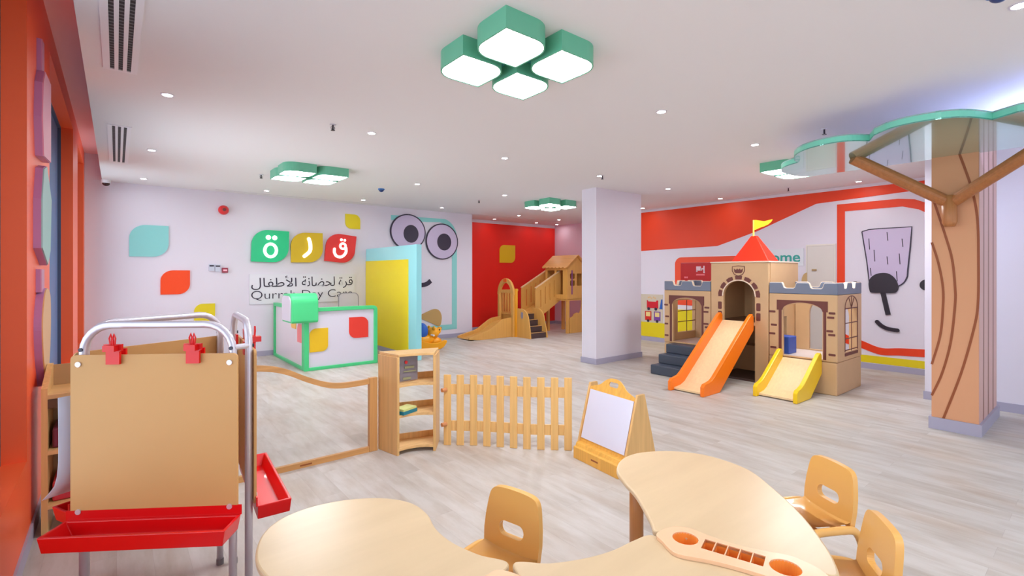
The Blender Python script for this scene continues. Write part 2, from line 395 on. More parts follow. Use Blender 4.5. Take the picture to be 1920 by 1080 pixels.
# ================================================================== LAMPS
def quatrefoil(cx, cy, size, flip, lab):
    r = thing('ceiling_lamp', lab, 'ceiling lamp', (cx, cy, CE), group='green four-petal ceiling lamps')
    g = .022; h = size/2
    for a in (-1, 1):
        for b in (-1, 1):
            x0, x1 = (cx-h, cx-g) if a < 0 else (cx+g, cx+h)
            y0, y1 = (cy-h, cy-g) if b < 0 else (cy+g, cy+h)
            out = leaf(x0, x1, y0, y1, .42, flip)
            inn = leaf(x0+.012, x1-.012, y0+.012, y1-.012, .40, flip)
            bm = B(); XY(bm, out, 2.88, .12, [inn]); hs = link('petal_housing', bm, M_lampg, r)
            link('diffuser', XY(B(), inn, 2.884, .01), M_diff, hs)
    link('mounting_plate', bx(cx-.2, cx+.2, cy-.2, cy+.2, 2.965, 3.0), mat('lamp_plate', (60, 150, 150), .4), r)
quatrefoil(2.035, 2.475, .80, False, 'large green four-petal ceiling lamp nearest the camera, fully visible')
quatrefoil(2.1, 7.13, .82, True, 'green four-petal ceiling lamp above the reception desk area')
quatrefoil(6.86, 7.25, .84, False, 'green four-petal ceiling lamp beside the white column, smallest in view')
quatrefoil(7.02, 2.56, .82, True, 'green four-petal ceiling lamp half hidden by the mint canopy')
# one more lamp of the same kind, added unseen behind the camera for brightness
quatrefoil(2.035, -1.9, .80, False, 'added green four-petal ceiling lamp behind the viewpoint, towards the windows')

RN = ['first', 'second', 'third', 'fourth', 'fifth', 'sixth']
dl = None
def downlight(x, y, lab):
    global dl
    if dl is None:
        dl = thing('downlight', lab, 'downlight', (x, y, CE), group='small round recessed downlights')
        link('trim_ring', XY(B(), ell(x, y, .048), CE-.006, .006, [ell(x, y, .036)]), M_metal, dl)
        link('lens', XY(B(), ell(x, y, .036), CE-.003, .003), M_dn, dl)
    else: copy_tree(dl, (x, y, CE), 0, lab)
cols = [.32, 2.05, 3.80, 5.60, 7.37, 9.12]; rows = [.33, 2.57, 4.85, 7.15, 9.4]
miss = {(1, 1), (1, 3), (4, 1), (4, 3), (3, 0), (4, 0), (5, 0), (5, 4), (4, 4)}
near = ['nearest the camera', 'second from the camera', 'third from the camera', 'fourth from the camera', 'furthest from the camera']
for i, x in enumerate(cols):
    for j, y in enumerate(rows):
        if (i, j) in miss: continue
        if (i, j) == (5, 3): y = 6.65
        downlight(x, y, 'round ceiling downlight, %s row from the windows, %s' % (RN[i], near[j]))
for x, y, lab in ((7.88, 10.5, 'tiny downlight in the alcove, left one against the red wall'), (7.87, 9.46, 'tiny downlight before the alcove, left of its slot vent middle'),
                  (9.39, 10.5, 'tiny downlight in the alcove, middle one against the red wall'), (9.35, 9.54, 'tiny downlight above the wooden loft roof, in front'), (10.2, 10.5, 'tiny downlight in the alcove far right corner')):
    downlight(x, y, lab)
downlight(.32, -1.9, 'added round ceiling downlight, first row from the windows, behind the viewpoint')  # unseen downlight added to light the orange pier
sp0 = None
for x, y, lab in ((1.64, 4.81, 'ceiling sprinkler head between lamp and left downlights'), (1.65, 7.91, 'ceiling sprinkler head left of the desk lamp'), (5.59, 7.96, 'ceiling sprinkler head above the big eyes mural'),
                  (5.53, 1.85, 'ceiling sprinkler head above the mint canopy edge'), (8.87, 3.51, 'ceiling sprinkler head near the orange striped wall'), (5.60, 4.80, 'ceiling sprinkler head just in front of the white column')):
    if sp0 is None:
        sp0 = thing('sprinkler', lab, 'sprinkler', (x, y, CE), group='ceiling sprinkler heads')
        link('rosette', cyl(B(), x, y, CE-.008, CE, .028), M_metal, sp0)
        b_ = B(); cyl(b_, x, y, CE-.05, CE-.008, .008, 10); tube(b_, [(x-.016, y, CE-.02), (x-.018, y, CE-.04), (x, y, CE-.055)], .003, 6); tube(b_, [(x+.016, y, CE-.02), (x+.018, y, CE-.04), (x, y, CE-.055)], .003, 6); cyl(b_, x, y, CE-.06, CE-.055, .02, 14)
        link('head', b_, M_steel, sp0)
    else: copy_tree(sp0, (x, y, CE), 0, lab)
d0 = None
for x, y, lab in ((3.54, 7.96, 'blue domed detector on the ceiling right of the desk lamp'), (3.53, .38, 'blue domed detector at the top edge of the picture')):
    if d0 is None:
        d0 = thing('smoke_detector', lab, 'smoke detector', (x, y, CE), group='blue ceiling detectors')
        link('base', cyl(B(), x, y, CE-.02, CE, .055), mat('detector_blue', (70, 130, 200), .4), d0)
        link('dome', ball(B(), (x, y, CE-.022), .042, .042, .035), mat('detector_dark', (30, 60, 120), .3), d0, smooth=True)
    else: copy_tree(d0, (x, y, CE), 0, lab)
# dome camera
r = thing('security_camera', 'small white dome camera at the ceiling corner by the windows', 'security camera', (-.24, 9.85, CE))
link('housing', cyl(B(), -.13, 9.9, CE-.05, CE, .06), M_white, r); link('dome', ball(B(), (-.13, 9.9, CE-.05), .05, .05, .045), mat('dome_dark', (60, 30, 30), .15), r, smooth=True)

# ================================================================== NORTH WALL DECOR
def board_n(name, pts, m, lab, cat, y=NY, t=.02, parent=None, z=None, sm=False, holes=()):
    o = link(name, XZ(B(), pts, y-t, t, holes), m, parent)
    if parent is None: tag(o, lab, cat)
    return o
board_n('wall_leaf', leaf(.155, .678, 1.82, 2.34), M_teal, 'pale teal leaf-shaped board on the white wall, far left', 'wall decoration')
board_n('wall_leaf', leaf(.568, .98, 1.19, 1.595), mat('orange_leaf', (246, 72, 6), .5), 'bright orange leaf-shaped board on the white wall below the alarm boxes', 'wall decoration')
board_n('wall_leaf', leaf(1.04, 1.353, .70, 1.014), M_yel, 'yellow leaf-shaped board low on the white wall, behind the easel tubes', 'wall decoration')
board_n('wall_leaf', leaf(3.677, 3.994, 2.473, 2.776, flip=True), M_yel, 'small yellow leaf-shaped board above the red sign tile', 'wall decoration')
# three sign tiles
def tile(cx, cz, w_, h_, rot, rgb, lab, strokes, dots, ring=None):
    r = thing('sign_tile', lab, 'sign', (cx, NY, cz), group='sign tiles with white letters')
    ca, sa = math.cos(math.radians(rot)), math.sin(math.radians(rot))
    R = lambda p: (cx+p[0]*ca-p[1]*sa, cz+p[0]*sa+p[1]*ca)
    pts = [R(p) for p in leaf(-w_/2, w_/2, -h_/2, h_/2, .46)]
    link('tile_body', XZ(B(), pts, NY-.07, .05), mat('tile_%d_%d' % (rgb[0], rgb[1]), rgb, .4), r)
    link('standoff', bx(cx-.1, cx+.1, NY-.02, NY, cz-.1, cz+.1), M_white, r)
    bm = B()
    if ring:
        x, z, a, b_, w2 = ring
        XZ(bm, [R(p) for p in ell(x, z, a, b_)], NY-.082, .012, [[R(p) for p in ell(x, z, a-w2, b_-w2)]])
    for st, w2 in strokes: XZ(bm, [R(p) for p in stroke(spline(st, False, 6), w2)], NY-.084, .013)
    for x, z, rr in dots: XZ(bm, [R(p) for p in ell(x, z, rr, n=24)], NY-.082, .012)
    link('letter', bm, M_sign_w, r)
tile(2.245, 2.055, .64, .60, -1.5, (20, 200, 134), 'green leaf sign tile with ring-shaped letter and two dots', [], [(-.045, .16, .042), (.065, .16, .042)], ring=(.0, -.08, .125, .145, .05))
tile(2.905, 2.05, .60, .58, 1, (214, 180, 10), 'yellow leaf sign tile with hooked white letter', [([(.03, .17), (.055, .07), (.045, -.07), (-.06, -.17)], .062)], [])
tile(3.565, 2.055, .60, .58, -6, (226, 46, 44), 'red leaf sign tile with tailed letter and two dots, tilted', [([(.10, .02), (.105, -.08), (.03, -.17), (-.07, -.17), (-.125, -.10), (-.13, -.03)], .05)], [(-.01, .175, .025), (.06, .175, .025)], ring=(.035, .05, .075, .075, .04))
# lettered plate
r = thing('lettered_plate', 'clear plate with dark Arabic and Latin nursery name below the sign tiles', 'sign', (2.87, NY, .97))
link('plate', bx(1.895, 3.87, NY-.02, NY-.008, .97, 1.53), mat('plate_acrylic', (228, 228, 238), .12, coat=.5), r)
for word, xa, xb, za, zb in (('\ufe8d\ufef7\ufec3\ufed4\ufe8e\ufedd', 1.926, 2.718, 1.236, 1.497), ('\ufedf\ufea4\ufec0\ufe8e\ufee7\ufe94', 2.815, 3.458, 1.285, 1.485), ('\ufed7\ufeae\ufe93', 3.537, 3.828, 1.242, 1.472)):
    link('arabic_word', text_bm(word[::-1], (xa, NY-.02, za), (1, 0, 0), (0, 0, 1), (0, -1, 0), xb-xa, zb-za), M_ink, r)
link('latin_lettering', text_bm('Qurrah Day Care', (1.926, NY-.02, 1.015), (1, 0, 0), (0, 0, 1), (0, -1, 0), 1.90, .205, off=-.012), M_ink, r)
# alarm sounder, boxes
r = thing('alarm_sounder', 'round red fire alarm sounder high on the white wall', 'fire alarm', (1.484, NY, 2.676))
bm = B(); tube(bm, [(1.484, NY, 2.676), (1.484, NY-.05, 2.676), (1.484, NY-.09, 2.676)], [.085, .08, .055], 28); link('body', bm, M_redp, r, bevel=.006)
link('grille', tube(B(), [(1.484, NY-.09, 2.676), (1.484, NY-.1, 2.676)], .03, 16), mat('alarm_dark', (110, 14, 20), .4), r)
for x, z, lab in ((1.30, 1.645, 'small pale switch box with dark screen, left of a pair'), (1.395, 1.64, 'small pale switch box with dark screen, beside the red call point')):
    r = thing('control_box', lab, 'control panel', (x, NY, z), group='pair of pale control boxes')
    link('case', bx(x-.042, x+.042, NY-.025, NY, z-.06, z+.06), mat('box_grey', (198, 206, 222), .4), r)
    link('screen', bx(x-.033, x+.033, NY-.028, NY-.024, z+.02, z+.045), M_ink, r)
r = thing('call_point', 'red fire call point on the white wall beside pale control boxes', 'call point', (1.505, NY, 1.6))
link('case', bx(1.46, 1.55, NY-.035, NY, 1.555, 1.645), mat('call_red', (150, 40, 66), .4), r); link('plate', bx(1.475, 1.535, NY-.039, NY-.034, 1.585, 1.615), mat('call_pink', (250, 190, 205), .4), r)
# big face mural
r = thing('face_mural', 'mural face with two big round eyes, teal border and smile', 'mural', (5.5, NY, .2))
bd = B()
outer = [(4.694, 2.83), (5.75, 2.83)]+arc(6.0, 2.46, .42, 85, 0, 8)+[(6.42, .19), (4.9, .19)]
XZ(bd, [(4.694, 2.72), (4.694, 2.83), (5.7, 2.83)]+arc(5.95, 2.40, .45, 75, 0, 8)+[(6.40, .2), (4.7, .2), (4.7, .32), (6.265, .32)]+arc(5.83, 2.33, .435, 0, 75, 8)+[(5.6, 2.73)], NY-.008, .008)
link('teal_border', bd, M_teal, r)
for cx_, cz_, rx_, rz_, px_, pz_, pr_, pq in ((5.10, 2.472, .435, .405, 5.165, 2.436, .185, .20), (5.98, 2.294, .435, .425, 6.03, 2.285, .19, .20)):
    e = link('eye', XZ(B(), ell(cx_, cz_, rx_-.02, rz_-.02, 56), NY-.034, .03), M_lav, r)
    link('eye_outline', XZ(B(), ell(cx_, cz_, rx_, rz_, 56), NY-.036, .032, [ell(cx_, cz_, rx_-.026, rz_-.026, 56)]), M_ink, e)
    link('pupil', XZ(B(), ell(px_, pz_, pr_, pq, 40), NY-.040, .006), M_ink, e)
link('mouth', XZ(B(), stroke(spline([(5.2, 1.30), (5.43, 1.275), (5.58, 1.30), (5.68, 1.37)], False), .10, False), NY-.022, .02), M_ink, r)
link('nose', XZ(B(), spline([(5.40, .54), (5.43, .59), (5.60, .66), (5.78, .71), (5.90, .67), (5.965, .55), (5.96, .40), (5.92, .31), (5.82, .325), (5.60, .43), (5.43, .50)]), NY-.022, .02), mat('tan_board', (190, 156, 96), .5), r)
# leaf on red wall
board_n('wall_leaf', leaf(8.346, 8.906, 1.842, 2.343, .32), mat('mustard_leaf', (232, 196, 20), .5), 'mustard yellow leaf-shaped board on the red alcove wall', 'wall decoration', y=RY-.006)

# ================================================================== EAST WALL MURAL
def board_e(name, pts, m, lab=None, cat=None, x=EX, t=.012, parent=None, holes=()):
    o = link(name, YZ(B(), pts, x-t, t, holes), m, parent)
    if parent is None and lab: tag(o, lab, cat)
    return o
struct(board_e('trim_orange_stripe', [(7.29, 2.95), (7.29, 2.05), (6.9, 2.065), (5.112, 2.10), (4.31, 2.35), (3.30, 2.76), (2.01, 2.81), (1.505, 2.84), (1.505, 2.95)], M_or_paint, t=.006))
r = thing('tree_face_mural', 'mural of a face with lilac cup, black nose and smile in an orange frame', 'mural', (EX, 2.2, .3))
fr = B()
YZ(fr, [(2.985, .9), (2.985, 2.71), (2.15, 2.71)]+[(1.95, 2.68), (1.75, 2.58), (1.6, 2.42), (1.52, 2.25), (1.52, 2.08), (1.62, 2.25), (1.75, 2.42), (1.9, 2.52), (2.1, 2.585), (2.87, 2.585), (2.87, .9)], EX-.008, .008)
link('orange_border', fr, M_or_paint, r)
link('orange_border', YZ(B(), spline([(2.985, .72), (2.94, .60), (2.85, .52), (2.62, .44), (2.37, .355), (2.1, .38), (1.52, .41)], False)+spline([(1.52, .29), (2.1, .265), (2.38, .245), (2.65, .325), (2.93, .40), (3.06, .52), (3.09, .72)], False), EX-.008, .008), M_or_paint, r)
cup = spline([(2.626, 2.228), (2.53, 2.255)], False, 2)+[(2.40, 2.26), (1.981, 2.26), (2.0, 1.95), (2.03, 1.60)]+spline([(2.035, 1.50), (2.08, 1.40), (2.18, 1.33), (2.30, 1.31)], False, 5)+[(2.52, 1.35), (2.56, 1.75)]
link('lilac_cup', YZ(B(), cup, EX-.018, .018), M_lav, r)
link('cup_outline', YZ(B(), stroke(cup+[cup[0]], .016, False), EX-.020, .018), M_ink, r)
bm = B()
for y, z, h in ((2.53, 2.02, .17), (2.29, 2.13, .13), (2.10, 2.02, .12), (2.46, 1.83, .18), (2.29, 1.75, .12), (2.135, 1.77, .16), (2.51, 1.57, .12), (2.17, 1.50, .15)):
    YZ(bm, stroke([(y, z+h/2), (y-.01, z-h/2)], .010), EX-.022, .006)
link('dash_mark', bm, M_ink, r)
link('nose', YZ(B(), spline([(2.53, 1.40), (2.49, 1.49), (2.40, 1.545), (2.28, 1.545), (2.19, 1.47), (2.145, 1.35), (2.165, 1.26), (2.22, 1.235), (2.35, 1.235), (2.49, 1.235), (2.52, 1.28)]), EX-.034, .03), mat('charcoal_board', (40, 34, 48), .5), r)
link('nose_bridge', YZ(B(), stroke([(2.345, 1.25), (2.275, .89)], .065, False), EX-.030, .02), MATS['charcoal_board'], r)
link('mouth', YZ(B(), stroke(spline([(2.42, .77), (2.36, .71), (2.28, .67), (2.16, .655)], False), .058), EX-.030, .02), MATS['charcoal_board'], r)
link('eye', YZ(B(), ell(1.80, 1.37, .085, .085), EX-.030, .02), MATS['charcoal_board'], r)
link('eye', YZ(B(), ell(2.72, 1.33, .06, .085), EX-.030, .02), MATS['charcoal_board'], r)
struct(board_e('trim_yellow_band', [(1.505, .10), (1.505, .215), (4.7, .215), (4.7, .10)], M_yel, t=.006))
# door
d = struct(link('door_1', bx(EX-.02, EX, 3.02, 3.44, .09, 2.02), mat('cream_door', (216, 212, 206), .4)))
link('door_frame', YZ(B(), [(3.0, .09), (3.0, 2.05), (3.46, 2.05), (3.46, .09), (3.442, .09), (3.442, 2.022), (3.018, 2.022), (3.018, .09)], EX-.025, .025), mat('cream_trim', (226, 222, 214), .4), d)
link('handle', bx(EX-.045, EX-.02, 3.29, 3.36, 1.59, 1.62), mat('brass_handle', (170, 150, 110), .3, metal=.6), d)
link('ornament', YZ(B(), [(3.44, 1.28)]+arc(3.44, 1.40, .09, -90, 90, 8, .16)[::1], EX-.032, .012), mat('tan_board2', (196, 166, 116), .5), d)
# welcome letters
r = thing('lettered_sign', 'clear plate with teal lettering behind the red roof', 'sign', (EX, 4.0, 1.7))
link('plate', bx(EX-.016, EX-.006, 3.50, 4.68, 1.68, 1.99), mat('clear_plate', (216, 222, 230), .2), r)
link('lettering', text_bm('Home', (EX-.017, 4.24, 1.745), (0, -1, 0), (0, 0, 1), (-1, 0, 0), .685, .19, off=.018), mat('teal_letters', (40, 160, 150), .4), r)
# orange small frame and red notice
r = thing('house_frame_mural', 'orange rounded frame painted on the east wall behind the castle', 'mural', (EX, 5.5, .9))
o_ = [(4.6, 1.89), (5.92, 1.89)]+arc(5.92, 1.74, .155, 90, 0, 6)[::1]
link('orange_border', YZ(B(), [(4.5, 1.77), (4.5, 1.89)]+[(5.93, 1.89)]+arc(5.93, 1.74, .15, 90, 0, 6)[1:]+[(6.08, .86), (4.5, .86), (4.5, .98), (5.93, .98), (5.93, 1.77)], EX-.006, .006), mat('coral_paint', (236, 78, 40), .5), r)
r = thing('red_notice', 'dark red notice board with white emblem, above the castle left wall', 'notice board', (EX, 5.5, 1.4))
link('panel', bx(EX-.03, EX-.007, 5.20, 5.925, 1.38, 1.765), mat('notice_red', (184, 8, 14), .4), r)
bm = B()
for a, b, z0, z1 in ((5.45, 5.56, 1.60, 1.69), (5.37, 5.40, 1.575, 1.70), (5.40, 5.43, 1.625, 1.655), (5.43, 5.46, 1.60, 1.65), (5.53, 5.56, 1.575, 1.61), (5.365, 5.40, 1.55, 1.585)):
    box(bm, EX-.034, EX-.03, a, b, z0, z1)
link('emblem', bm, mat('notice_white', (226, 196, 206), .5), r)
bm = B(); box(bm, EX-.034, EX-.03, 5.37, 5.56, 1.50, 1.53); box(bm, EX-.034, EX-.03, 5.80, 5.835, 1.44, 1.475); box(bm, EX-.034, EX-.03, 5.755, 5.785, 1.44, 1.475); box(bm, EX-.034, EX-.03, 5.78, 5.80, 1.455, 1.465)
link('small_print', bm, mat('notice_pink', (236, 120, 130), .5), r)
# train poster
r = thing('train_poster', 'beige wall board with cartoon train wagons above a yellow band', 'poster', (EX, 6.6, .05))
link('board', bx(EX-.012, EX-.001, 6.38, 7.2, .425, 1.065), mat('poster_beige', (206, 198, 178), .5), r)
link('yellow_field', bx(EX-.012, EX-.001, 5.62, 7.2, .10, .425), M_yel, r)
bm = B(); YZ(bm, [(6.80, .75), (6.80, .93), (6.78, .93), (6.76, .90), (6.56, .90), (6.54, .93), (6.50, .93), (6.50, .75)], EX-.018, .006)
wg = link('wagon', bm, mat('wagon_red', (205, 18, 40), .5), r)
for y in (6.75, 6.56): link('wheel', YZ(B(), ell(y, .735, .035, n=20), EX-.022, .008), M_ink, wg); 
for y0, col in ((6.68, (206, 42, 30)), (6.44, (120, 70, 160))):
    bm = B(); YZ(bm, [(y0, .47), (y0, .68), (y0+.17, .68), (y0+.17, .47)], EX-.018, .006, [[(y0+.025, .56), (y0+.025, .66), (y0+.145, .66), (y0+.145, .56)]])
    wg = link('wagon', bm, mat('wagon_%d' % col[0], col, .5), r)
    link('wagon_window', YZ(B(), [(y0+.025, .56), (y0+.025, .66), (y0+.145, .66), (y0+.145, .56)], EX-.016, .004), mat('wagon_glass', (236, 214, 140), .5), wg)
    link('wheel', YZ(B(), ell(y0+.085, .46, .032, n=20), EX-.022, .008), M_ink, wg)
link('wagon', YZ(B(), [(6.39, .74), (6.39, .96), (6.42, .96), (6.45, .80), (6.47, .74)], EX-.018, .006), mat('wagon_blue', (30, 90, 180), .5), r)
bm = B()
for y, z in ((6.76, .99), (6.72, 1.0), (6.68, .975), (6.62, 1.0), (6.58, .98)): YZ(bm, ell(y, z, .018, n=12), EX-.016, .004)
link('cargo', bm, mat('cargo_cream', (224, 188, 130), .5), r)
tag(link('yellow_board', bx(EX-.03, EX-.013, 5.56, 6.0, .30, .76), M_yel), 'yellow square board on the east wall seen through the castle window', 'wall decoration')

# ================================================================== RECEPTION DESK
r = thing('reception_desk', 'white reception desk with green edging and coloured leaf shapes', 'reception desk', (2.9, 9.0, 0))
Mdw = mat('desk_white', (214, 212, 226), .3); fy = 8.02
link('front_panel', bx(2.36, 3.44, fy+.03, fy+.06, .04, .95), Mdw, r)
fp = B(); R_ = .07
XZ(fp, [(2.29, 0), (3.50, 0)]+arc(3.50-R_, .995-R_, R_, 0, 90, 6)+[(2.29, .995)], fy, .09, [[(2.36, .05), (3.44, .05), (3.44, .935), (2.36, .935)]])
link('front_frame', fp, M_green, r, bevel=.006)
link('side_panel', bx(2.32, 2.34, fy+.12, 9.92, .04, .95), mat('desk_side_white', (226, 220, 228), .25), r)
fp = B(); YZ(fp, [(fy+.091, 0), (9.98, 0), (9.98, .995), (fy+.091, .995)], 2.29, .08, [[(fy+.15, .05), (9.91, .05), (9.91, .935), (fy+.15, .935)]])
link('side_frame', fp, M_green, r, bevel=.006)
link('worktop', bx(2.40, 3.44, fy+.12, 8.65, .90, .93), M_white, r)
link('leaf_shape', XZ(B(), leaf(2.375, 2.665, .29, .665, .35), fy+.018, .012), mat('desk_yellow', (228, 186, 14), .4), r)
link('leaf_shape', XZ(B(), leaf(3.01, 3.34, .46, .81, .35, True), fy+.018, .012), mat('desk_red', (226, 54, 38), .4), r)
link('leaf_shape', YZ(B(), leaf(8.16, 8.50, .42, .72, .35, True), 2.312, .007), mat('desk_coral', (240, 130, 130), .4), r)
link('leaf_shape', YZ(B(), leaf(8.58, 8.86, .62, .78, .35), 2.312, .007), mat('desk_amber', (242, 190, 80), .4), r)
# mailbox-shaped box on the desk corner
r = thing('desk_mailbox', 'green mailbox-shaped hood with rounded top on the desk corner', 'mailbox', (2.3, 8.2, .76))
prof = [(7.97, .77), (8.50, .77)]+arc(8.40, 1.10, .12, -20, 90, 6)+arc(8.10, 1.08, .15, 90, 180, 8)+[(7.95, .80)]
link('body', YZ(B(), prof, 2.085, .40), M_green, r, bevel=.012)
prof2 = [(8.0, .80), (8.47, .80)]+arc(8.38, 1.09, .10, -10, 90, 6)+arc(8.11, 1.07, .12, 90, 180, 8)
link('end_panel', YZ(B(), prof2, 2.073, .012), Mdw, r)
# chair behind desk
r = thing('desk_chair', 'pale clear-backed chair behind the reception desk', 'chair', (3.5, 9.2, 0))
Mch = mat('chair_acrylic', (206, 200, 208), .2, coat=.3)
link('backrest', XZ(B(), rrect(3.31, 3.69, .62, 1.16, .08), 9.38, .012), Mch, r)
link('back_frame', XZ(B(), rrect(3.30, 3.70, .61, 1.17, .09), 9.376, .018, [rrect(3.315, 3.685, .625, 1.155, .08)]), mat('chair_grey', (150, 146, 156), .3), r)
link('seat', bx(3.28, 3.72, 8.98, 9.40, .45, .49), Mch, r, bevel=.015)
for x in (3.31, 3.69):
    for y in (9.0, 9.38): link('leg', cyl(B(), x, y, 0, .45 if y < 9.2 else .65, .011, 10), M_metal, r)

# ================================================================== YELLOW PARTITION PANEL
r = thing('yellow_partition', 'tall yellow partition panel with pale cyan border beside the desk', 'partition panel', (4.17, 8.9, 0))
link('cyan_slab', bx(4.12, 4.225, 7.79, 10.035, 0, 2.06), mat('cyan_lacquer', (150, 222, 230), .35), r, bevel=.006)
link('yellow_face', bx(4.112, 4.122, 8.09, 10.035, .09, 1.80), mat('yellow_lacquer', (234, 214, 10), .3), r)
link('baseboard', bx(4.106, 4.121, 8.12, 10.035, 0, .088), M_base, r)

# ================================================================== BEAR ROCKER
r = thing('bear_rocker', 'yellow bear rocking toy with a blue backrest beside the partition', 'rocking toy', (4.9, 8.75, 0))
My = mat('rocker_yellow', (244, 166, 10), .4); Mb = mat('rocker_blue', (22, 92, 188), .4)
bm = B()
for y in (8.62, 8.90):
    XZ(bm, spline([(4.55, .06), (4.75, .015), (4.98, .0), (5.16, .03), (5.26, .14), (5.22, .18), (5.05, .14), (4.85, .16), (4.62, .22), (4.5, .2)]), y, .06)
link('rocker', bm, My, r, bevel=.01)
bm = B(); ball(bm, (4.78, 8.79, .20), .27, .15, .12); ball(bm, (5.08, 8.79, .15), .14, .10, .09); link('body', bm, My, r, smooth=True)
bm = B(); ball(bm, (5.02, 8.79, .33), .13, .13, .12); ball(bm, (5.12, 8.79, .36), .08, .09, .07); ball(bm, (5.17, 8.79, .40), .05, .06, .045); hd = link('head', bm, My, r, smooth=True)
for y in (8.69, 8.89): link('ear', ball(B(), (4.99, y, .43), .03, .045, .045), My, hd, smooth=True)
for y in (8.71, 8.87): link('eye', ball(B(), (5.13, y, .39), .016), M_ink, hd, smooth=True)
link('muzzle', ball(B(), (5.205, 8.79, .42), .025, .03, .02), mat('rocker_nose', (150, 80, 30), .4), hd, smooth=True)
link('backrest', ball(B(), (4.76, 8.78, .38), .13, .13, .17), Mb, r, smooth=True)
link('handle', tube(B(), [(4.94, 8.60, .30), (4.94, 8.98, .30)], .018, 12), M_white, r)

# ================================================================== WOODEN LOFT (slide, stairs, bridge, house)
r = thing('wooden_play_loft', 'wooden play loft with slide, stairs, sloping bridge and roofed house', 'play structure', (8.0, 9.2, 0))
side = spline([(6.22, .03), (6.24, .08), (6.45, .13), (6.75, .20), (7.0, .34), (7.2, .44), (7.48, .47)], False, 6)+[(7.48, 0), (6.5, 0)]
sl = link('slide', XZ(B(), [(6.27, .02), (6.5, .06), (6.8, .12), (7.05, .25), (7.25, .36), (7.48, .40), (7.48, .3), (7.2, .2), (6.8, .02)], 9.30, .40), M_ply, r, smooth=False)
for y in (9.25, 9.70): link('slide_side', XZ(B(), side, y, .05), M_ply, sl, bevel=.012)
for y, h in ((9.22, 1.02), (9.76, 1.02)):
    link('post', bx(7.45, 7.52, y-.035, y+.035, 0, h), M_ply, r, bevel=.004)
ar = [(y, z) for y, z in arc(9.49, 1.02, .32, 0, 180, 20, .40)]+[(y, z) for y, z in arc(9.49, 1.02, .225, 180, 0, 20, .29)]
link('arch', YZ(B(), ar, 7.45, .06), M_ply, r, bevel=.006)
link('arch_badge', YZ(B(), rrect(9.43, 9.55, 1.33, 1.41, .02), 7.44, .01), mat('badge_orange', (226, 96, 20), .4), r)
link('crossbar', bx(7.47, 7.50, 9.25, 9.73, 1.06, 1.13), M_ply, r)
link('corner_post', bx(7.50, 7.57, 9.15, 9.20, 0, 1.17), mat('post_orange', (226, 158, 40), .4), r)
link('deck', bx(7.52, 8.12, 9.20, 9.85, .53, .57), M_ply, r)
link('deck_skirt', bx(7.55, 7.58, 9.2, 9.8, 0, .53), M_ply, r)
for k in range(6): link('railing_slat', bx(7.60+k*.085, 7.655+k*.085, 9.80, 9.83, .57, 1.08), M_ply, r)
link('railing_cap', bx(7.52, 8.12, 9.79, 9.84, 1.08, 1.13), M_ply, r)
link('stringer', YZ(B(), [(9.18, 0), (9.18, .69), (8.98, .69)]+spline([(8.92, .68), (8.82, .62), (8.75, .52), (8.72, .40), (8.68, .2), (8.655, 0)], False, 5), 7.55, .03), M_ply, r)
link('badge', YZ(B(), [(8.92, .60), (8.92, .50), (8.96, .44), (9.0, .50), (9.0, .60), (8.96, .62)], 7.543, .008), mat('badge_grey', (140, 134, 150), .4), r)
link('stringer', YZ(B(), [(9.18, 0), (9.18, .69), (8.98, .69)]+spline([(8.92, .68), (8.82, .62), (8.75, .52), (8.72, .40), (8.66, .2), (8.62, 0)], False, 5), 8.05, .03), M_ply, r)
Mst = mat('stair_dark', (76, 58, 58), .5)
for k in range(4): link('stair', bx(7.58, 8.05, 8.66+k*.145, 9.2, k*.14, (k+1)*.14-.006), Mst, r)
for k in range(4): link('stair_nosing', bx(7.58, 8.05, 8.65+k*.145, 8.67+k*.145, (k+1)*.14-.012, (k+1)*.14), mat('nosing', (206, 158, 100), .4), r)
def slot_panel(y):
    out = [(8.20, .60), (8.38, .45), (9.08, .84), (9.08, 1.60), (8.20, 1.15)]
    hs = []
    for x in (8.36, 8.52, 8.68, 8.84): 
        zb = .62+.5*(x-8.36)+.06; hs.append([(x, zb), (x+.03, zb+.015), (x+.03, zb+.45), (x, zb+.435)])
    p = link('bridge_panel', XZ(B(), out, y, .025, hs), M_ply, r)
    tube_ = obox(B(), ((8.20+9.08)/2, y+.012, (1.16+1.61)/2+.012), (.88, 0, .45), (0, 1, 0), (-.45, 0, .88), .495, .025, .012)
    link('handrail', tube_, mat('rail_pale', (236, 206, 160), .35), p)
slot_panel(9.20); slot_panel(9.75)
link('bridge_floor', obox(B(), (8.6, 9.48, .70), (.9, 0, .38), (0, 1, 0), (-.38, 0, .9), .50, .26, .012), M_ply, r)
hw = B(); YZ(hw, [(8.85, .87), (9.63, .87), (9.63, 1.72), (8.85, 1.72)], 8.93, .02, [[(8.97, 1.0), (9.22, 1.0), (9.22, 1.62), (8.97, 1.62)], [(9.28, 1.3), (9.55, 1.3), (9.55, 1.62), (9.28, 1.62)]])
link('house_wall', hw, M_ply, r)
hw = B(); XZ(hw, [(8.95, .87), (9.62, .87), (9.62, 1.70), (9.285, 1.99), (8.95, 1.70)], 8.83, .02, [rrect(9.05, 9.24, 1.22, 1.36, .03), rrect(9.05, 9.24, 1.40, 1.54, .03), rrect(9.30, 9.50, 1.22, 1.54, .03)])
link('house_wall', hw, M_ply, r)
link('house_wall', XZ(B(), [(8.95, .87), (9.62, .87), (9.62, 1.70), (9.285, 1.99), (8.95, 1.70)], 9.63, .02), M_ply, r)
link('house_wall', bx(9.60, 9.62, 8.85, 9.63, .87, 1.70), M_ply, r)
link('house_window_post', bx(9.10, 9.13, 8.815, 8.83, 1.0, 1.62), mat('purple_bar', (130, 70, 130), .4), r)
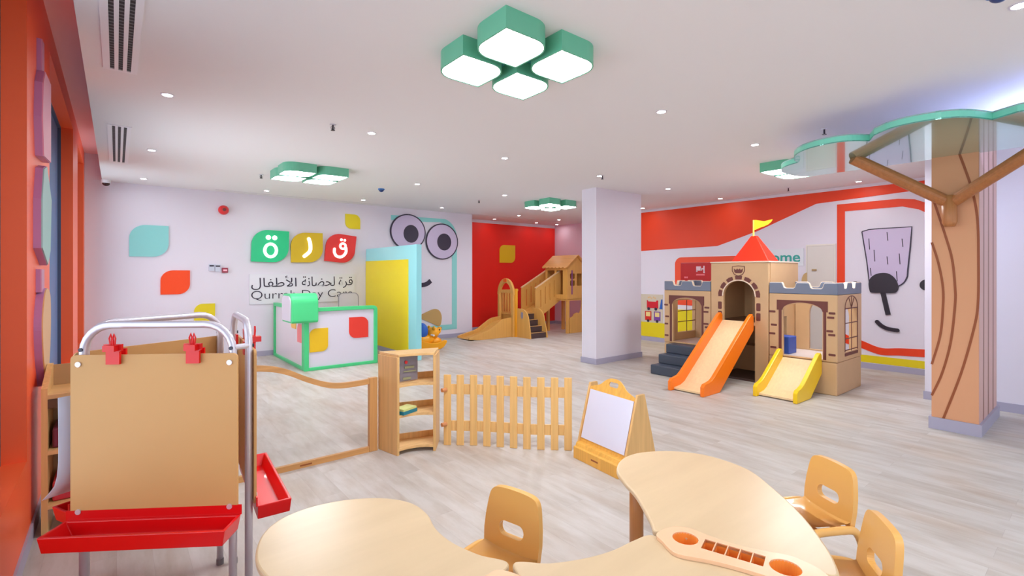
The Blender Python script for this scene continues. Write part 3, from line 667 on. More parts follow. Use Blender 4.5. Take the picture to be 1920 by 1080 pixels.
link('house_floor', bx(8.93, 9.64, 8.83, 9.65, .84, .88), M_ply, r)
M_shingle = wood('roof_ply', (226, 166, 92), 'Y', var=.1)
for sgn in (-1, 1):
    bm = B(); n = 7; 
    L_ = .52; dx, dz = (.40*sgn)/L_*1.0, -.31/L_
    nrm = Vector((.31*sgn, 0, .40)).normalized()
    pts = [(8.76, 0), (8.76, L_)]
    for k in range(n):
        y0 = 8.76+k*.94/n; pts += [(y0+t*.94/n, L_+.045*math.sin(PI*t)) for t in (.15, .35, .5, .65, .85, 1.0)]
    pts += [(9.70, 0)]
    prism(bm, pts, (9.285, 0, 2.005), (0, 1, 0), (dx, 0, dz), nrm, .02)
    rf = link('roof_slope', bm, M_shingle, r)
for x, y in ((9.0, 8.87), (9.0, 9.6), (9.57, 8.87), (9.57, 9.6)): link('house_leg', bx(x-.035, x+.035, y-.035, y+.035, 0, .84), M_ply, r)
link('lower_panel', XZ(B(), [(9.06, 0), (9.53, 0), (9.53, .72)]+arc(9.32, .34, .18, 60, 150, 8)+[(9.06, .40)], 8.84, .02), M_ply, r)

# ================================================================== CASTLE
r = thing('play_castle', 'tan soft play castle with crenellated walls and red roof tower', 'play castle', (7.5, 3.45, 0))
FX = 7.03; BX_ = 7.95
link('base_block', bx(FX, BX_, 2.21, 3.035, 0, .415), M_tan, r, bevel=.012)
link('base_block', bx(FX, BX_, 3.885, 4.70, 0, .415), M_tan, r, bevel=.012)
link('floor_pad', bx(FX+.06, BX_-.06, 2.27, 3.03, .415, .425), mat('pad_cream', (224, 212, 206), .4), r)
link('floor_pad', bx(FX+.06, BX_-.06, 3.89, 4.64, .415, .425), MATS['pad_cream'], r)
def crenel(a, b, z0, z1, teeth):
    """top outline from a to b with merlons: list of (start,end) gaps"""
    pts = [(a, z0)]
    for g0, g1 in teeth:
        pts += [(g0-.012, z0), (g0, z0-.02), (g0+.012, z1+.015), (g0+.03, z1), (g1-.03, z1), (g1-.012, z1+.015), (g1, z0-.02), (g1+.012, z0)]
    pts += [(b, z0)]
    return pts
def arch_hole(a, b, z0, zs, zt, n=14):
    c_ = (a+b)/2; return [(a, z0), (b, z0)]+arc(c_, zs, (b-a)/2, 0, 180, n, zt-zs)
T = .055
def wall_yz(y0, y1, x, hole, gaps, z0=.42, decal=True):
    top = crenel(y0, y1, 1.42, 1.345, gaps)
    w1 = link('castle_wall', YZ(B(), [(y0, z0)]+[(y1, z0), (y1, 1.27)]+[(y0, 1.27)], x, T, [hole] if hole else ()), M_tan, r, bevel=.008)
    link('battlement', YZ(B(), [(y1, 1.272), (y0, 1.272)]+top, x, T), M_gband, w1, bevel=.008)
    cp = YZ(B(), stroke([(p[0]+(.006 if i == 0 else -.006 if i == len(top)-1 else 0), p[1]+.002) for i, p in enumerate(top)], .009, False), x+.006, T-.012)
    link('coping', cp, M_tan2, w1)
    return w1
def wall_xz(x0, x1, y, hole, gaps, z0=.42):
    top = crenel(x0, x1, 1.42, 1.345, gaps)
    w1 = link('castle_wall', XZ(B(), [(x0, z0), (x1, z0), (x1, 1.27), (x0, 1.27)], y, T, [hole] if hole else ()), M_tan, r, bevel=.008)
    link('battlement', XZ(B(), [(x1, 1.272), (x0, 1.272)]+top, y, T), M_gband, w1, bevel=.008)
    cp = XZ(B(), stroke([(p[0]+(.006 if i == 0 else -.006 if i == len(top)-1 else 0), p[1]+.002) for i, p in enumerate(top)], .009, False), y+.006, T-.012)
    link('coping', cp, M_tan2, w1)
    return w1
def bricks_yz(w_, lst, x):
    for y, z, ww_ in lst: link('printed_brick', YZ(B(), rrect(y-ww_/2, y+ww_/2, z-.014, z+.014, .008, 2), x-.003, .004), M_brown, w_)
def lintel(w_, a, b, y0, y1, zt, x):
    """brown frame: lintel with arch cut and two jambs"""
    c_ = (a+b)/2
    pts = [(y1, zt), (y0, zt), (y0, 1.05), (a-.004, 1.05)]+[(c_-(c_-a)*math.cos(math.radians(t)), 1.055+.105*math.sin(math.radians(t))) for t in range(8, 175, 8)]+[(b+.004, 1.05), (y1, 1.05)]
    link('printed_lintel', YZ(B(), pts, x-.004, .005), M_brown, w_)
    link('printed_jamb', bx(x-.004, x+.001, a-.045, a-.012, .44, 1.05), M_brown, w_)
    link('printed_jamb', bx(x-.004, x+.001, b+.012, b+.05, .44, 1.05), M_brown, w_)
# right module
wr = wall_yz(2.21, 3.03, FX, arch_hole(2.375, 2.855, .44, 1.055, 1.145), [(2.36, 2.53), (2.69, 2.86)])
lintel(wr, 2.375, 2.855, 2.312, 2.93, 1.187, FX)
bricks_yz(wr, [(2.99, 1.022, .085), (2.968, .84, .08), (2.99, .72, .08), (2.975, .53, .08), (2.265, 1.04, .075), (2.28, .985, .08), (2.29, .812, .075), (2.268, .765, .08), (2.265, .514, .08)], FX)
ws = wall_xz(FX+.001, BX_, 2.205, [(7.295, .53), (7.78, .53), (7.78, 1.09), (7.295, 1.09)], [(7.27, 7.40), (7.58, 7.72)])
bm = B()
for z in (.55, .70, .90, 1.088): obox(bm, (7.537, 2.203, z), (1, 0, 0), (0, 0, 1), (0, 1, 0), .245, .006, .003)
for x in (7.295, 7.537, 7.78): obox(bm, (x, 2.203, .81), (0, 0, 1), (1, 0, 0), (0, 1, 0), .28, .006, .003)
XZ(bm, stroke(arc(7.537, 1.09, .243, 0, 180, 16, .16), .012, False), 2.2, .006)
XZ(bm, stroke([(7.537, 1.09), (7.44, 1.22)], .01, False), 2.2, .006); XZ(bm, stroke([(7.537, 1.09), (7.63, 1.22)], .01, False), 2.2, .006); XZ(bm, stroke([(7.537, 1.09), (7.537, 1.245)], .01, False), 2.2, .006)
link('window_lines', bm, M_brown, ws)
link('printed_brick', bx(7.29, 7.79, 2.201, 2.206, .475, .515), M_brown, ws)
wall_yz(2.26, 3.03, BX_-T, arch_hole(2.34, 2.84, .44, .95, 1.22), [(2.36, 2.53), (2.69, 2.86)])
# left module
wl = wall_yz(3.89, 4.70, FX, arch_hole(4.05, 4.545, .44, 1.052, 1.145), [(4.03, 4.20), (4.38, 4.54)])
lintel(wl, 4.05, 4.545, 3.995, 4.612, 1.19, FX)
bricks_yz(wl, [(4.665, 1.03, .07), (4.645, .84, .07), (4.66, .72, .065), (4.655, .53, .07), (3.95, 1.02, .08), (3.965, .955, .08), (3.965, .77, .08), (3.945, .72, .08)], FX)
wn = wall_xz(FX+.06, BX_, 4.65, [(7.35, .55), (7.88, .55), (7.88, 1.09), (7.35, 1.09)], [(7.27, 7.40), (7.58, 7.72)])
bm = B()
for z in (.73, .91): obox(bm, (7.615, 4.648, z), (1, 0, 0), (0, 0, 1), (0, 1, 0), .265, .006, .003)
obox(bm, (7.615, 4.648, .82), (0, 0, 1), (1, 0, 0), (0, 1, 0), .27, .006, .003)
link('window_lines', bm, M_brown, wn)
wall_yz(3.89, 4.65, BX_-T, None, [(4.03, 4.20), (4.38, 4.54)])
# tower
tw = link('tower_wall', YZ(B(), [(3.04, 0), (3.226, 0), (3.226, .80), (3.70, .80), (3.70, 0), (3.88, 0), (3.88, 1.70), (3.04, 1.70)], FX-.004, .06, [arch_hole(3.226, 3.69, .85, 1.215, 1.44)]), M_tan, r, bevel=.008)
bm = B(); c_ = 3.458
for th in (8, 34, 62, 90, 118, 146, 172):
    a0, a1 = math.radians(th-10), math.radians(th+10)
    q = [(c_+.255*math.cos(a0), 1.215+.245*math.sin(a0)), (c_+.305*math.cos(a0), 1.215+.295*math.sin(a0)), (c_+.31*math.cos((a0+a1)/2), 1.215+.30*math.sin((a0+a1)/2)), (c_+.305*math.cos(a1), 1.215+.295*math.sin(a1)), (c_+.255*math.cos(a1), 1.215+.245*math.sin(a1))]
    link('printed_brick', YZ(B(), q, FX-.008, .005), M_brown, tw)
for y in (3.175, 3.74):
    for z in (.93, 1.07): link('printed_brick', YZ(B(), rrect(y-.028, y+.028, z-.055, z+.055, .012, 3), FX-.008, .005), M_brown, tw)
link('arch_piping', YZ(B(), stroke(arc(c_, 1.215, .24, 0, 180, 18, .232), .014, False), FX-.010, .01), M_tan2, tw)
sh = [(3.37, 1.645), (3.46, 1.655), (3.55, 1.645), (3.55, 1.58), (3.52, 1.53), (3.46, 1.505), (3.40, 1.53), (3.37, 1.58)]
link('shield_outline', YZ(B(), stroke(sh+[sh[0]], .010, False), FX-.008, .005), M_brown, tw)
link('shield_crown', YZ(B(), [(3.40, 1.57), (3.42, 1.55), (3.50, 1.55), (3.52, 1.57), (3.525, 1.615), (3.495, 1.595), (3.48, 1.615), (3.46, 1.60), (3.44, 1.615), (3.425, 1.595), (3.395, 1.615)], FX-.008, .005), M_brown, tw)
bm = B(); XZ(bm, [(FX+.057, .42), (8.02, .42), (8.02, 1.70), (FX+.057, 1.70)], 3.036, .05, [[(7.25, .45), (7.62, .45), (7.62, .92), (7.25, .92)]])
link('tower_wall', bm, M_tan, r)
link('tower_wall', bx(FX+.057, 8.02, 3.82, 3.875, .42, 1.70), M_tan, r)
link('tower_wall', bx(7.965, 8.02, 3.09, 3.82, .42, 1.70), M_tan, r)
link('tower_base', bx(7.70, 8.02, 3.04, 3.88, 0, .42), M_tan, r)
link('tower_partition', YZ(B(), [(3.30, .85), (3.62, .85), (3.62, 1.25), (3.46, 1.42), (3.30, 1.25)], 7.80, .03), mat('pale_tan', (214, 180, 138), .5), r)
link('platform', bx(FX+.057, 7.965, 3.09, 3.82, .80, .85), mat('platform_dark', (120, 90, 66), .5), r)
link('tunnel_mat', bx(FX, 7.70, 3.10, 3.82, .0, .03), mat('mat_brown', (74, 52, 44), .6), r)
link('roof_slab', bx(FX-.01, 8.03, 3.03, 3.89, 1.702, 1.72), M_tan2, r)
bm = B(); q0 = [(7.30, 3.15), (7.64, 3.15), (7.64, 3.71), (7.30, 3.71)]; q1 = [(7.43, 3.39), (7.49, 3.39), (7.49, 3.47), (7.43, 3.47)]
a = [bm.verts.new((x, y, 1.722)) for x, y in q0]; b = [bm.verts.new((x, y, 2.11)) for x, y in q1]
bm.faces.new(a); bm.faces.new(b)
for i in range(4): bm.faces.new((a[i], a[(i+1) % 4], b[(i+1) % 4], b[i]))
link('roof', bm, M_roof, r, bevel=.01)
fp = link('flagpole', cyl(B(), 7.44, 3.435, 2.10, 2.345, .012, 12), mat('pole_yellow', (232, 206, 90), .4), r)
fl = [(3.435, 2.34), (3.40, 2.345), (3.34, 2.33), (3.28, 2.315), (3.22, 2.325), (3.16, 2.335), (3.18, 2.30), (3.22, 2.265), (3.28, 2.24), (3.34, 2.225), (3.40, 2.20), (3.435, 2.195)]
link('flag', YZ(B(), fl, 7.436, .008), mat('flag_yellow', (240, 214, 30), .5), fp)
# blue cube inside
tag(link('blue_cube', bx(7.24, 7.48, 2.85, 3.03, .426, .665), M_blue, bevel=.012), 'blue soft cube sitting inside the right castle room', 'soft block')
# steps
r = thing('soft_steps', 'slate blue three-step soft stair at the left castle doorway', 'steps', (6.7, 4.25, 0))
for k in range(3): link('step', bx(6.41+k*.205, 7.025, 3.97, 4.53, k*.14, (k+1)*.14), M_navy, r, bevel=.012)
# slides
def slide(name, lab, y0, y1, rail, bd, m, loc):
    r = thing(name, lab, 'slide', loc)
    link('rail', XZ(B(), rail, y0, .05), m, r, bevel=.008); link('rail', XZ(B(), rail, y1-.05, .05), m, r, bevel=.008)
    link('chute', XZ(B(), bd, y0+.05, y1-y0-.10), M_slide_w, r)
slide('orange_slide', 'tall slide with bright orange rails under the castle tower arch', 3.235, 3.745,
      [(5.68, 0), (5.68, .12), (5.72, .155), (5.80, .165), (5.88, .18), (5.95, .22), (6.92, .945), (6.98, .97), (7.02, .93), (7.02, .74), (6.08, 0)],
      [(5.75, .012), (5.75, .035), (5.90, .05), (6.00, .085), (7.02, .855), (7.02, .825), (6.02, .055), (5.9, .012)], M_slide_o, (6.35, 3.49, 0))
slide('yellow_slide', 'short slide with yellow rails under the right castle arch', 2.375, 2.895,
      [(6.25, 0), (6.25, .12), (6.29, .155), (6.36, .165), (6.43, .19), (6.50, .23), (6.93, .52), (6.99, .53), (7.02, .50), (7.02, .26), (6.66, 0)],
      [(6.31, .012), (6.31, .035), (6.44, .05), (6.52, .08), (7.02, .415), (7.02, .385), (6.53, .05), (6.44, .012)], M_slide_y, (6.63, 2.63, 0))

# ================================================================== TREE COLUMN, CANOPY
r = struct(link('wall_tree_column', bx(6.36, 7.42, .83, 1.17, 0, CE), M_wall))
link('painted_bark', bx(6.352, 6.36, .825, 1.17, .10, CE), M_bark, r)
lines = [[(0.963, 2.712), (0.877, 2.371), (0.834, 2.069), (0.826, 1.676), (0.830, 1.25), (0.865, 0.985), (0.951, 0.575), (1.083, 0.10)],
         [(1.157, 2.289), (1.065, 1.92), (1.014, 1.68), (0.993, 1.41), (0.993, 1.242), (1.026, 0.868), (1.091, 0.553), (1.168, 0.325)],
         [(1.168, 1.857), (1.117, 1.648), (1.083, 1.408), (1.083, 1.203), (1.104, 0.928), (1.168, 0.637)]]
for l in lines: link('bark_line', YZ(B(), stroke(spline(l, False, 6), .019, False), 6.348, .005), M_barkline, r)
# wood-grain side
m = mat('grain_side', (204, 168, 160), .5); nt = m.node_tree; b = nt.nodes['Principled BSDF']
tc = [n for n in nt.nodes if n.type == 'TEX_COORD'][0]; mp = nt.nodes.new('ShaderNodeMapping'); mp.inputs['Scale'].default_value = (1.2, 1, .16)
wv = nt.nodes.new('ShaderNodeTexWave'); wv.inputs['Scale'].default_value = .9; wv.inputs['Distortion'].default_value = 2.0; wv.inputs['Detail'].default_value = 1; wv.inputs['Detail Scale'].default_value = .6
rp = nt.nodes.new('ShaderNodeValToRGB'); rp.color_ramp.elements[0].position = .04; rp.color_ramp.elements[0].color = (*lin((150, 104, 88)), 1); rp.color_ramp.elements[1].position = .22; rp.color_ramp.elements[1].color = (*lin((212, 172, 164)), 1)
nt.links.new(tc.outputs['Object'], mp.inputs[0]); nt.links.new(mp.outputs[0], wv.inputs[0]); nt.links.new(wv.outputs['Fac'], rp.inputs[0]); nt.links.new(rp.outputs[0], b.inputs['Base Color'])
link('painted_grain', bx(6.36, 7.42, .822, .83, .10, CE), m, r)
cb = B(); box(cb, 6.33, 7.44, .80, .822, 0, .115); box(cb, 6.33, 6.352, .822, 1.19, 0, .115); box(cb, 6.352, 7.44, 1.17, 1.19, 0, .115)
struct(link('baseboard_tree', cb, M_base))
# canopy
r = thing('tree_canopy', 'mint cloud-shaped glossy canopy fixed to the tree column', 'canopy', (5.6, 1.0, 2.7))
def lobes(grow=0):
    pts = spline([(6.42, 2.30), (6.30, 2.385), (6.10, 2.41), (5.85, 2.39), (5.64, 2.27), (5.52, 2.09)], False, 6)
    pts += spline([(5.40, 2.08), (5.20, 2.00), (5.02, 1.85), (4.94, 1.66), (4.97, 1.48), (5.11, 1.36)], False, 6)
    pts += spline([(4.93, 1.28), (4.80, 1.14), (4.76, .98), (4.80, .80), (4.92, .68), (5.12, .59)], False, 6)
    pts += spline([(5.02, .45), (5.0, .25), (5.08, .05), (5.25, -.10), (5.45, -.14)], False, 6)
    pts += spline([(5.55, -.30), (5.8, -.45), (6.1, -.45), (6.35, -.35), (6.42, -.25)], False, 6)
    return pts
cp = lobes()
m = mat('mint_gloss', (140, 214, 204), .12, spec=.9, coat=1.0); 
bb = m.node_tree.nodes['Principled BSDF']; bb.inputs['Metallic'].default_value = .6; bb.inputs['Roughness'].default_value = .16; bb.inputs['Coat Roughness'].default_value = .03
link('canopy_panel', XY(B(), cp, 2.70, .01), m, r)
bm = B(); n_ = len(cp); lo = []; hi = []
for x, y in cp: lo.append(bm.verts.new((x, y, 2.702))); hi.append(bm.verts.new((x, y, 2.765)))
for i in range(n_): bm.faces.new((lo[i], lo[(i+1) % n_], hi[(i+1) % n_], hi[i]))
link('canopy_rim', bm, M_mint, r)
link('canopy_top', XY(B(), cp, 2.755, .008), mat('canopy_white', (226, 224, 236), .5), r)
link('led_strip', bx(6.0, 6.3, -.3, .35, 2.768, 2.785), emit('led_blue', (196, 214, 255), 14), r)
# branches
r = thing('tree_branches', 'wooden Y-shaped branch bracket holding the mint canopy', 'bracket', (6.28, 1.02, 2.2))
J = (6.27, 1.03, 2.27)
link('stub', tube(B(), [(6.27, 1.02, 2.0), (6.27, 1.02, 2.04), (6.27, 1.025, 2.30)], [.04, .058, .058], 16), wood('branch_stub', (180, 118, 70), 'Z'), r, smooth=True)
link('branch', tube(B(), [(6.30, 1.02, 2.23), (5.72, 1.66, 2.695)], .056, 16), M_branch, r, smooth=False)
link('branch', tube(B(), [(6.30, 1.02, 2.23), (6.02, .52, 2.53), (5.86, .24, 2.695)], .056, 16), M_branch, r, smooth=False)

# ================================================================== WALL PLAQUES ON WEST PIER
M_mauve = mat('mauve_edge', (178, 126, 176), .4)
def plaque(name, lab, pts, face, th=.035):
    r = thing(name, lab, 'wall decoration', (-.39, 4.5, pts[0][1]), group='stacked pastel plaques on the orange pier')
    link('plaque_core', YZ(B(), pts, -.39, th), M_mauve, r)
    cy = sum(p[0] for p in pts)/len(pts); cz = sum(p[1] for p in pts)/len(pts)
    link('plaque_face', YZ(B(), [(cy+(y-cy)*.985, cz+(z-cz)*.985) for y, z in pts], -.39+th, .006), face, r)
plaque('wall_plaque', 'narrow mauve strip above the pink plaque on the orange pier', [(4.24, 2.78), (4.36, 2.78), (4.36, 3.03), (4.24, 3.02)], mat('mauve_face', (196, 140, 176), .4), .02)
plaque('wall_plaque', 'tall pink plaque with rounded corners on the orange pier', [(4.16, 2.27), (4.58, 2.30), (4.58, 2.84), (4.24, 2.82), (4.14, 2.72), (4.10, 2.5)], mat('pink_face', (222, 152, 176), .4))
plaque('wall_plaque', 'pale teal six-sided plaque on the orange pier', [(4.08, 1.70), (4.40, 1.60), (4.55, 1.70), (4.62, 2.05), (4.34, 2.24), (4.18, 2.20), (4.08, 2.0)], mat('teal_face', (152, 196, 192), .4))
plaque('wall_plaque', 'small mauve strip between the teal and beige plaques', [(4.2, 1.43), (4.36, 1.43), (4.36, 1.575), (4.2, 1.575)], mat('mauve_face', (196, 140, 176), .4), .02)
plaque('wall_plaque', 'beige drop-shaped plaque low on the orange pier', spline([(4.22, 1.42), (4.10, 1.25), (4.14, 1.05), (4.22, .93), (4.30, .83), (4.46, .93), (4.56, 1.15), (4.55, 1.38), (4.40, 1.45)]), mat('beige_face', (222, 176, 116), .4))

# ================================================================== PICKET FENCE (curved)
r = thing('picket_fence', 'curved low wooden picket fence between shelf and whiteboard stand', 'fence', (2.7, 3.4, 0))
fpts = [(2.321, 3.799), (2.407, 3.72), (2.497, 3.64), (2.578, 3.547), (2.659, 3.457), (2.735, 3.362), (2.809, 3.267), (2.896, 3.181), (2.985, 3.10), (3.070, 3.019)]
for i, (x, y) in enumerate(fpts):
    a = fpts[max(i-1, 0)]; b = fpts[min(i+1, 9)]; u = Vector((b[0]-a[0], b[1]-a[1], 0)).normalized(); nn = Vector((u.y, -u.x, 0))
    bm = obox(B(), (x, y, .317), u, (0, 0, 1), nn, .033, .317, .009)
    link('picket', bm, M_pick, r, bevel=.004)
for z in (.50, .17):
    pts = [(x, y) for x, y in fpts]; off = []
    back = []
    for i, (x, y) in enumerate(pts):
        a = pts[max(i-1, 0)]; b = pts[min(i+1, 9)]; u = Vector((b[0]-a[0], b[1]-a[1], 0)).normalized(); nn = Vector((-u.y, u.x, 0))
        if nn.x < 0: nn = -nn
        off.append((x+nn.x*.010, y+nn.y*.010)); back.append((x+nn.x*.028, y+nn.y*.028))
    link('fence_rail', XY(B(), off+back[::-1], z-.045, .09), M_pick, r)
for z in (.50, .19): link('hinge', tube(B(), [(2.262, 3.80, z), (2.31, 3.80, z)], .018, 10), mat('hinge_tan', (206, 140, 90), .4), r)

# ================================================================== CURVED OPEN SHELF
r = thing('open_shelf', 'narrow open wooden shelf unit with concave shelf fronts', 'shelf', (2.03, 3.92, 0))
A_, B_, C_, D_ = (1.803, 4.098), (1.856, 3.828), (2.150, 3.736), (2.325, 3.965)
def panel(name, p, q, z0, z1, t, parent, m_):
    u = Vector((q[0]-p[0], q[1]-p[1], 0)); L = u.length; u.normalize(); nn = Vector((u.y, -u.x, 0))
    return link(name, obox(B(), ((p[0]+q[0])/2, (p[1]+q[1])/2, (z0+z1)/2), u, (0, 0, 1), nn, L/2, (z1-z0)/2, t/2), m_, parent, bevel=.002)
panel('side_panel', A_, B_, 0, .835, .022, r, M_beech); panel('side_panel', D_, C_, 0, .835, .022, r, M_beech)
def shelf_pts(inset=0, bow=.045):
    f0 = Vector(B_); f1 = Vector(C_); out = []
    for i in range(9):
        t = i/8; p = f0.lerp(f1, t); p += Vector((.3, .95))*bow*4*t*(1-t); out.append((p.x, p.y))
    return [(A_[0]+.0, A_[1])]+out+[(D_[0], D_[1])]
link('top', XY(B(), shelf_pts(bow=.02), .836, .022), M_beechx, r, bevel=.003)
for z in (.575, .315, .035): 
    sh_ = link('shelf_board', XY(B(), shelf_pts(), z, .022), M_beechx, r)
    panel('back_lip', (A_[0]+.02, A_[1]-.01), (D_[0]-.02, D_[1]-.01), z+.022, z+.075, .012, sh_, M_beech)
r2 = thing('notice_sheet', 'grey printed sheet in a clear stand on the top shelf compartment', 'notice', (1.98, 3.86, .598))
link('sheet', bx(1.90, 2.07, 3.89, 3.894, .612, .826), mat('sheet_grey', (128, 118, 126), .3), r2)
link('clear_stand', bx(1.895, 2.075, 3.882, 3.888, .599, .83), clear('acrylic_clear'), r2)
bm = B(); XZ(bm, ell(1.955, .775, .014, n=16), 3.880, .003); link('red_mark', bm, M_redp, r2)
bm = B(); XZ(bm, rrect(1.925, 2.0, .625, .645, .006), 3.880, .003); box(bm, 1.93, 2.05, 3.880, 3.883, .69, .70); box(bm, 1.94, 2.03, 3.880, 3.883, .72, .74); link('print_lines', bm, mat('print_olive', (150, 150, 110), .5), r2)
r2 = thing('picture_book', 'teal book lying on the middle shelf of the open unit', 'book', (1.95, 3.88, .338))
def rotbox(bm, cx, cy, z0, z1, hx, hy, ang):
    u = Vector((math.cos(ang), math.sin(ang), 0)); v = Vector((-math.sin(ang), math.cos(ang), 0)); return obox(bm, (cx, cy, (z0+z1)/2), u, v, (0, 0, 1), hx, hy, (z1-z0)/2)
link('cover', rotbox(B(), 1.955, 3.895, .338, .366, .085, .06, .35), mat('teal_cover', (24, 128, 150), .4), r2)
link('pages', rotbox(B(), 1.955, 3.895, .367, .385, .08, .055, .35), mat('pale_green_cover', (214, 222, 140), .4), r2)

WAVE = [(.25, .83), (.50, .855), (.75, .858), (.91, .838), (1.036, .797), (1.188, .718), (1.343, .654), (1.471, .631), (1.627, .63), (1.70, .634)]
# ================================================================== CLEAR WAVE PARTITION
r = thing('wave_partition', 'low clear partition with wavy beech top rail and post', 'partition', (1.2, 4.09, 0))
M_beech_r = wood('beech_rail', (204, 152, 92), 'X')
top = spline(WAVE, False, 6)
bot = [(x, z-.045) for x, z in top]
link('top_rail', XZ(B(), top+bot[::-1], 4.07, .03), M_beech_r, r)
link('bottom_rail', bx(.25, 1.72, 4.07, 4.10, 0, .045), M_beech_r, r)
link('post', bx(1.70, 1.775, 4.065, 4.105, 0, .64), wood('beech_post', (204, 152, 92), 'Z'), r, bevel=.003)
link('post', bx(.20, .25, 4.065, 4.105, 0, .83), MATS['beech_post'], r, bevel=.003)
link('clear_panel', XZ(B(), [(.25, .045)]+[(1.70, .045)]+bot[::-1], 4.082, .005), clear('acrylic_clear'), r)
link('logo', bx(1.13, 1.22, 4.067, 4.070, .016, .028), mat('burnt_mark', (150, 84, 40), .5), r)

# ================================================================== WHITEBOARD A-FRAME
u = Vector((2.950-3.012, 2.362-2.89, 0)).normalized(); v = Vector((-u.y, u.x, 0))
if v.x < 0: v = -v
O = Vector((3.012, 2.89, 0)); Wd = .56
r = thing('whiteboard_stand', 'wooden A-frame stand with whiteboard and arched handle top', 'whiteboard stand', tuple(O+u*Wd/2+v*.2))
trap = [(0, 0), (.40, 0), (.245, .61), (.165, .61)]
Z3 = Vector((0, 0, 1))
for s_ in (0, Wd-.02): link('side_panel', prism(B(), trap, O+u*s_, v, Z3, u, .02), M_beech, r, bevel=.004)
sl_ = Vector((v.x*.15, v.y*.15, .56)).normalized()
base_ = O+v*.045+Z3*.07
nn = u.cross(sl_).normalized()
if nn.x > 0: nn = -nn
out = [(.02, 0), (Wd-.02, 0), (Wd-.02, .52)]+spline([(Wd-.06, .535), (Wd-.13, .56), (Wd-.18, .60), (Wd-.23, .625), (Wd/2, .63), (.23, .625), (.18, .60), (.13, .56), (.06, .535)], False, 5)+[(.02, .52)]
link('board_frame', prism(B(), out, base_, u, sl_, nn, .012, [rrect(Wd/2-.055, Wd/2+.055, .56, .60, .018)]), wood('golden_beech', (226, 172, 78), 'Z'), r)
link('whiteboard', prism(B(), [(.03, .09), (Wd-.03, .09), (Wd-.03, .50), (.03, .50)], base_+nn*.013, u, sl_, nn, .006), mat('whiteboard_white', (212, 214, 232), .15), r)
link('tray', prism(B(), [(-.055, 0), (.045, 0), (.045, .10), (.02, .10), (.02, .13), (-.02, .13), (-.035, .10), (-.055, .095)], O+u*.02+v*.03, v, Z3, u, Wd-.04), MATS['golden_beech'], r, bevel=.003)
link('logo', prism(B(), [(Wd/2-.04, .045), (Wd/2+.04, .045), (Wd/2+.04, .058), (Wd/2-.04, .058)], O+v*(-.026), u, Z3, v, .002), MATS['burnt_mark'], r)
link('rear_board', prism(B(), [(.02, 0), (Wd-.02, 0), (Wd-.02, .50), (.02, .50)], O+v*.35+Z3*.07, u, Vector((-v.x*.15, -v.y*.15, .56)).normalized(), v, .01), M_beech, r)

# ================================================================== LOW CABINET BY THE WINDOW
r = thing('low_cabinet', 'beech shelf cabinet against the orange pier behind the easel', 'cabinet', (0, 4.1, 0))
x0, x1, y0, y1 = -.345, .32, 3.96, 4.32
link('side_panel', YZ(B(), [(y0, 0), (y1, 0), (y1, .97), (y1-.05, .97), (y0, .87)], x0, .028), M_beech, r)
link('side_panel', YZ(B(), [(y0, 0), (y1, 0), (y1, .97), (y1-.05, .97), (y0, .87)], x1-.028, .028), M_beech, r)
for z in (.83, .50, .18): link('shelf_board', bx(x0+.028, x1-.028, y0, y1-.02, z-.025, z), M_beechx, r)
link('back_panel', bx(x0+.028, x1-.028, y1-.02, y1, .05, .96), mat('cabinet_back', (176, 140, 96), .5), r)
link('shade_strip', bx(x0+.028, x1-.028, y0, y0+.02, .75, .803), mat('cabinet_shade', (96, 66, 40), .5), r)  # dark strip painted for the shaded inside below the top shelf
tag(link('storage_box', bx(-.30, -.1, 4.0, 4.25, .502, .62), mat('box_plum', (120, 40, 60), .5), bevel=.01), 'plum coloured box on the low cabinet middle shelf', 'box')
tag(link('storage_box', bx(-.30, -.05, 4.0, 4.25, .182, .30), mat('box_red', (196, 50, 66), .5), bevel=.01), 'red box on the low cabinet bottom shelf', 'box')

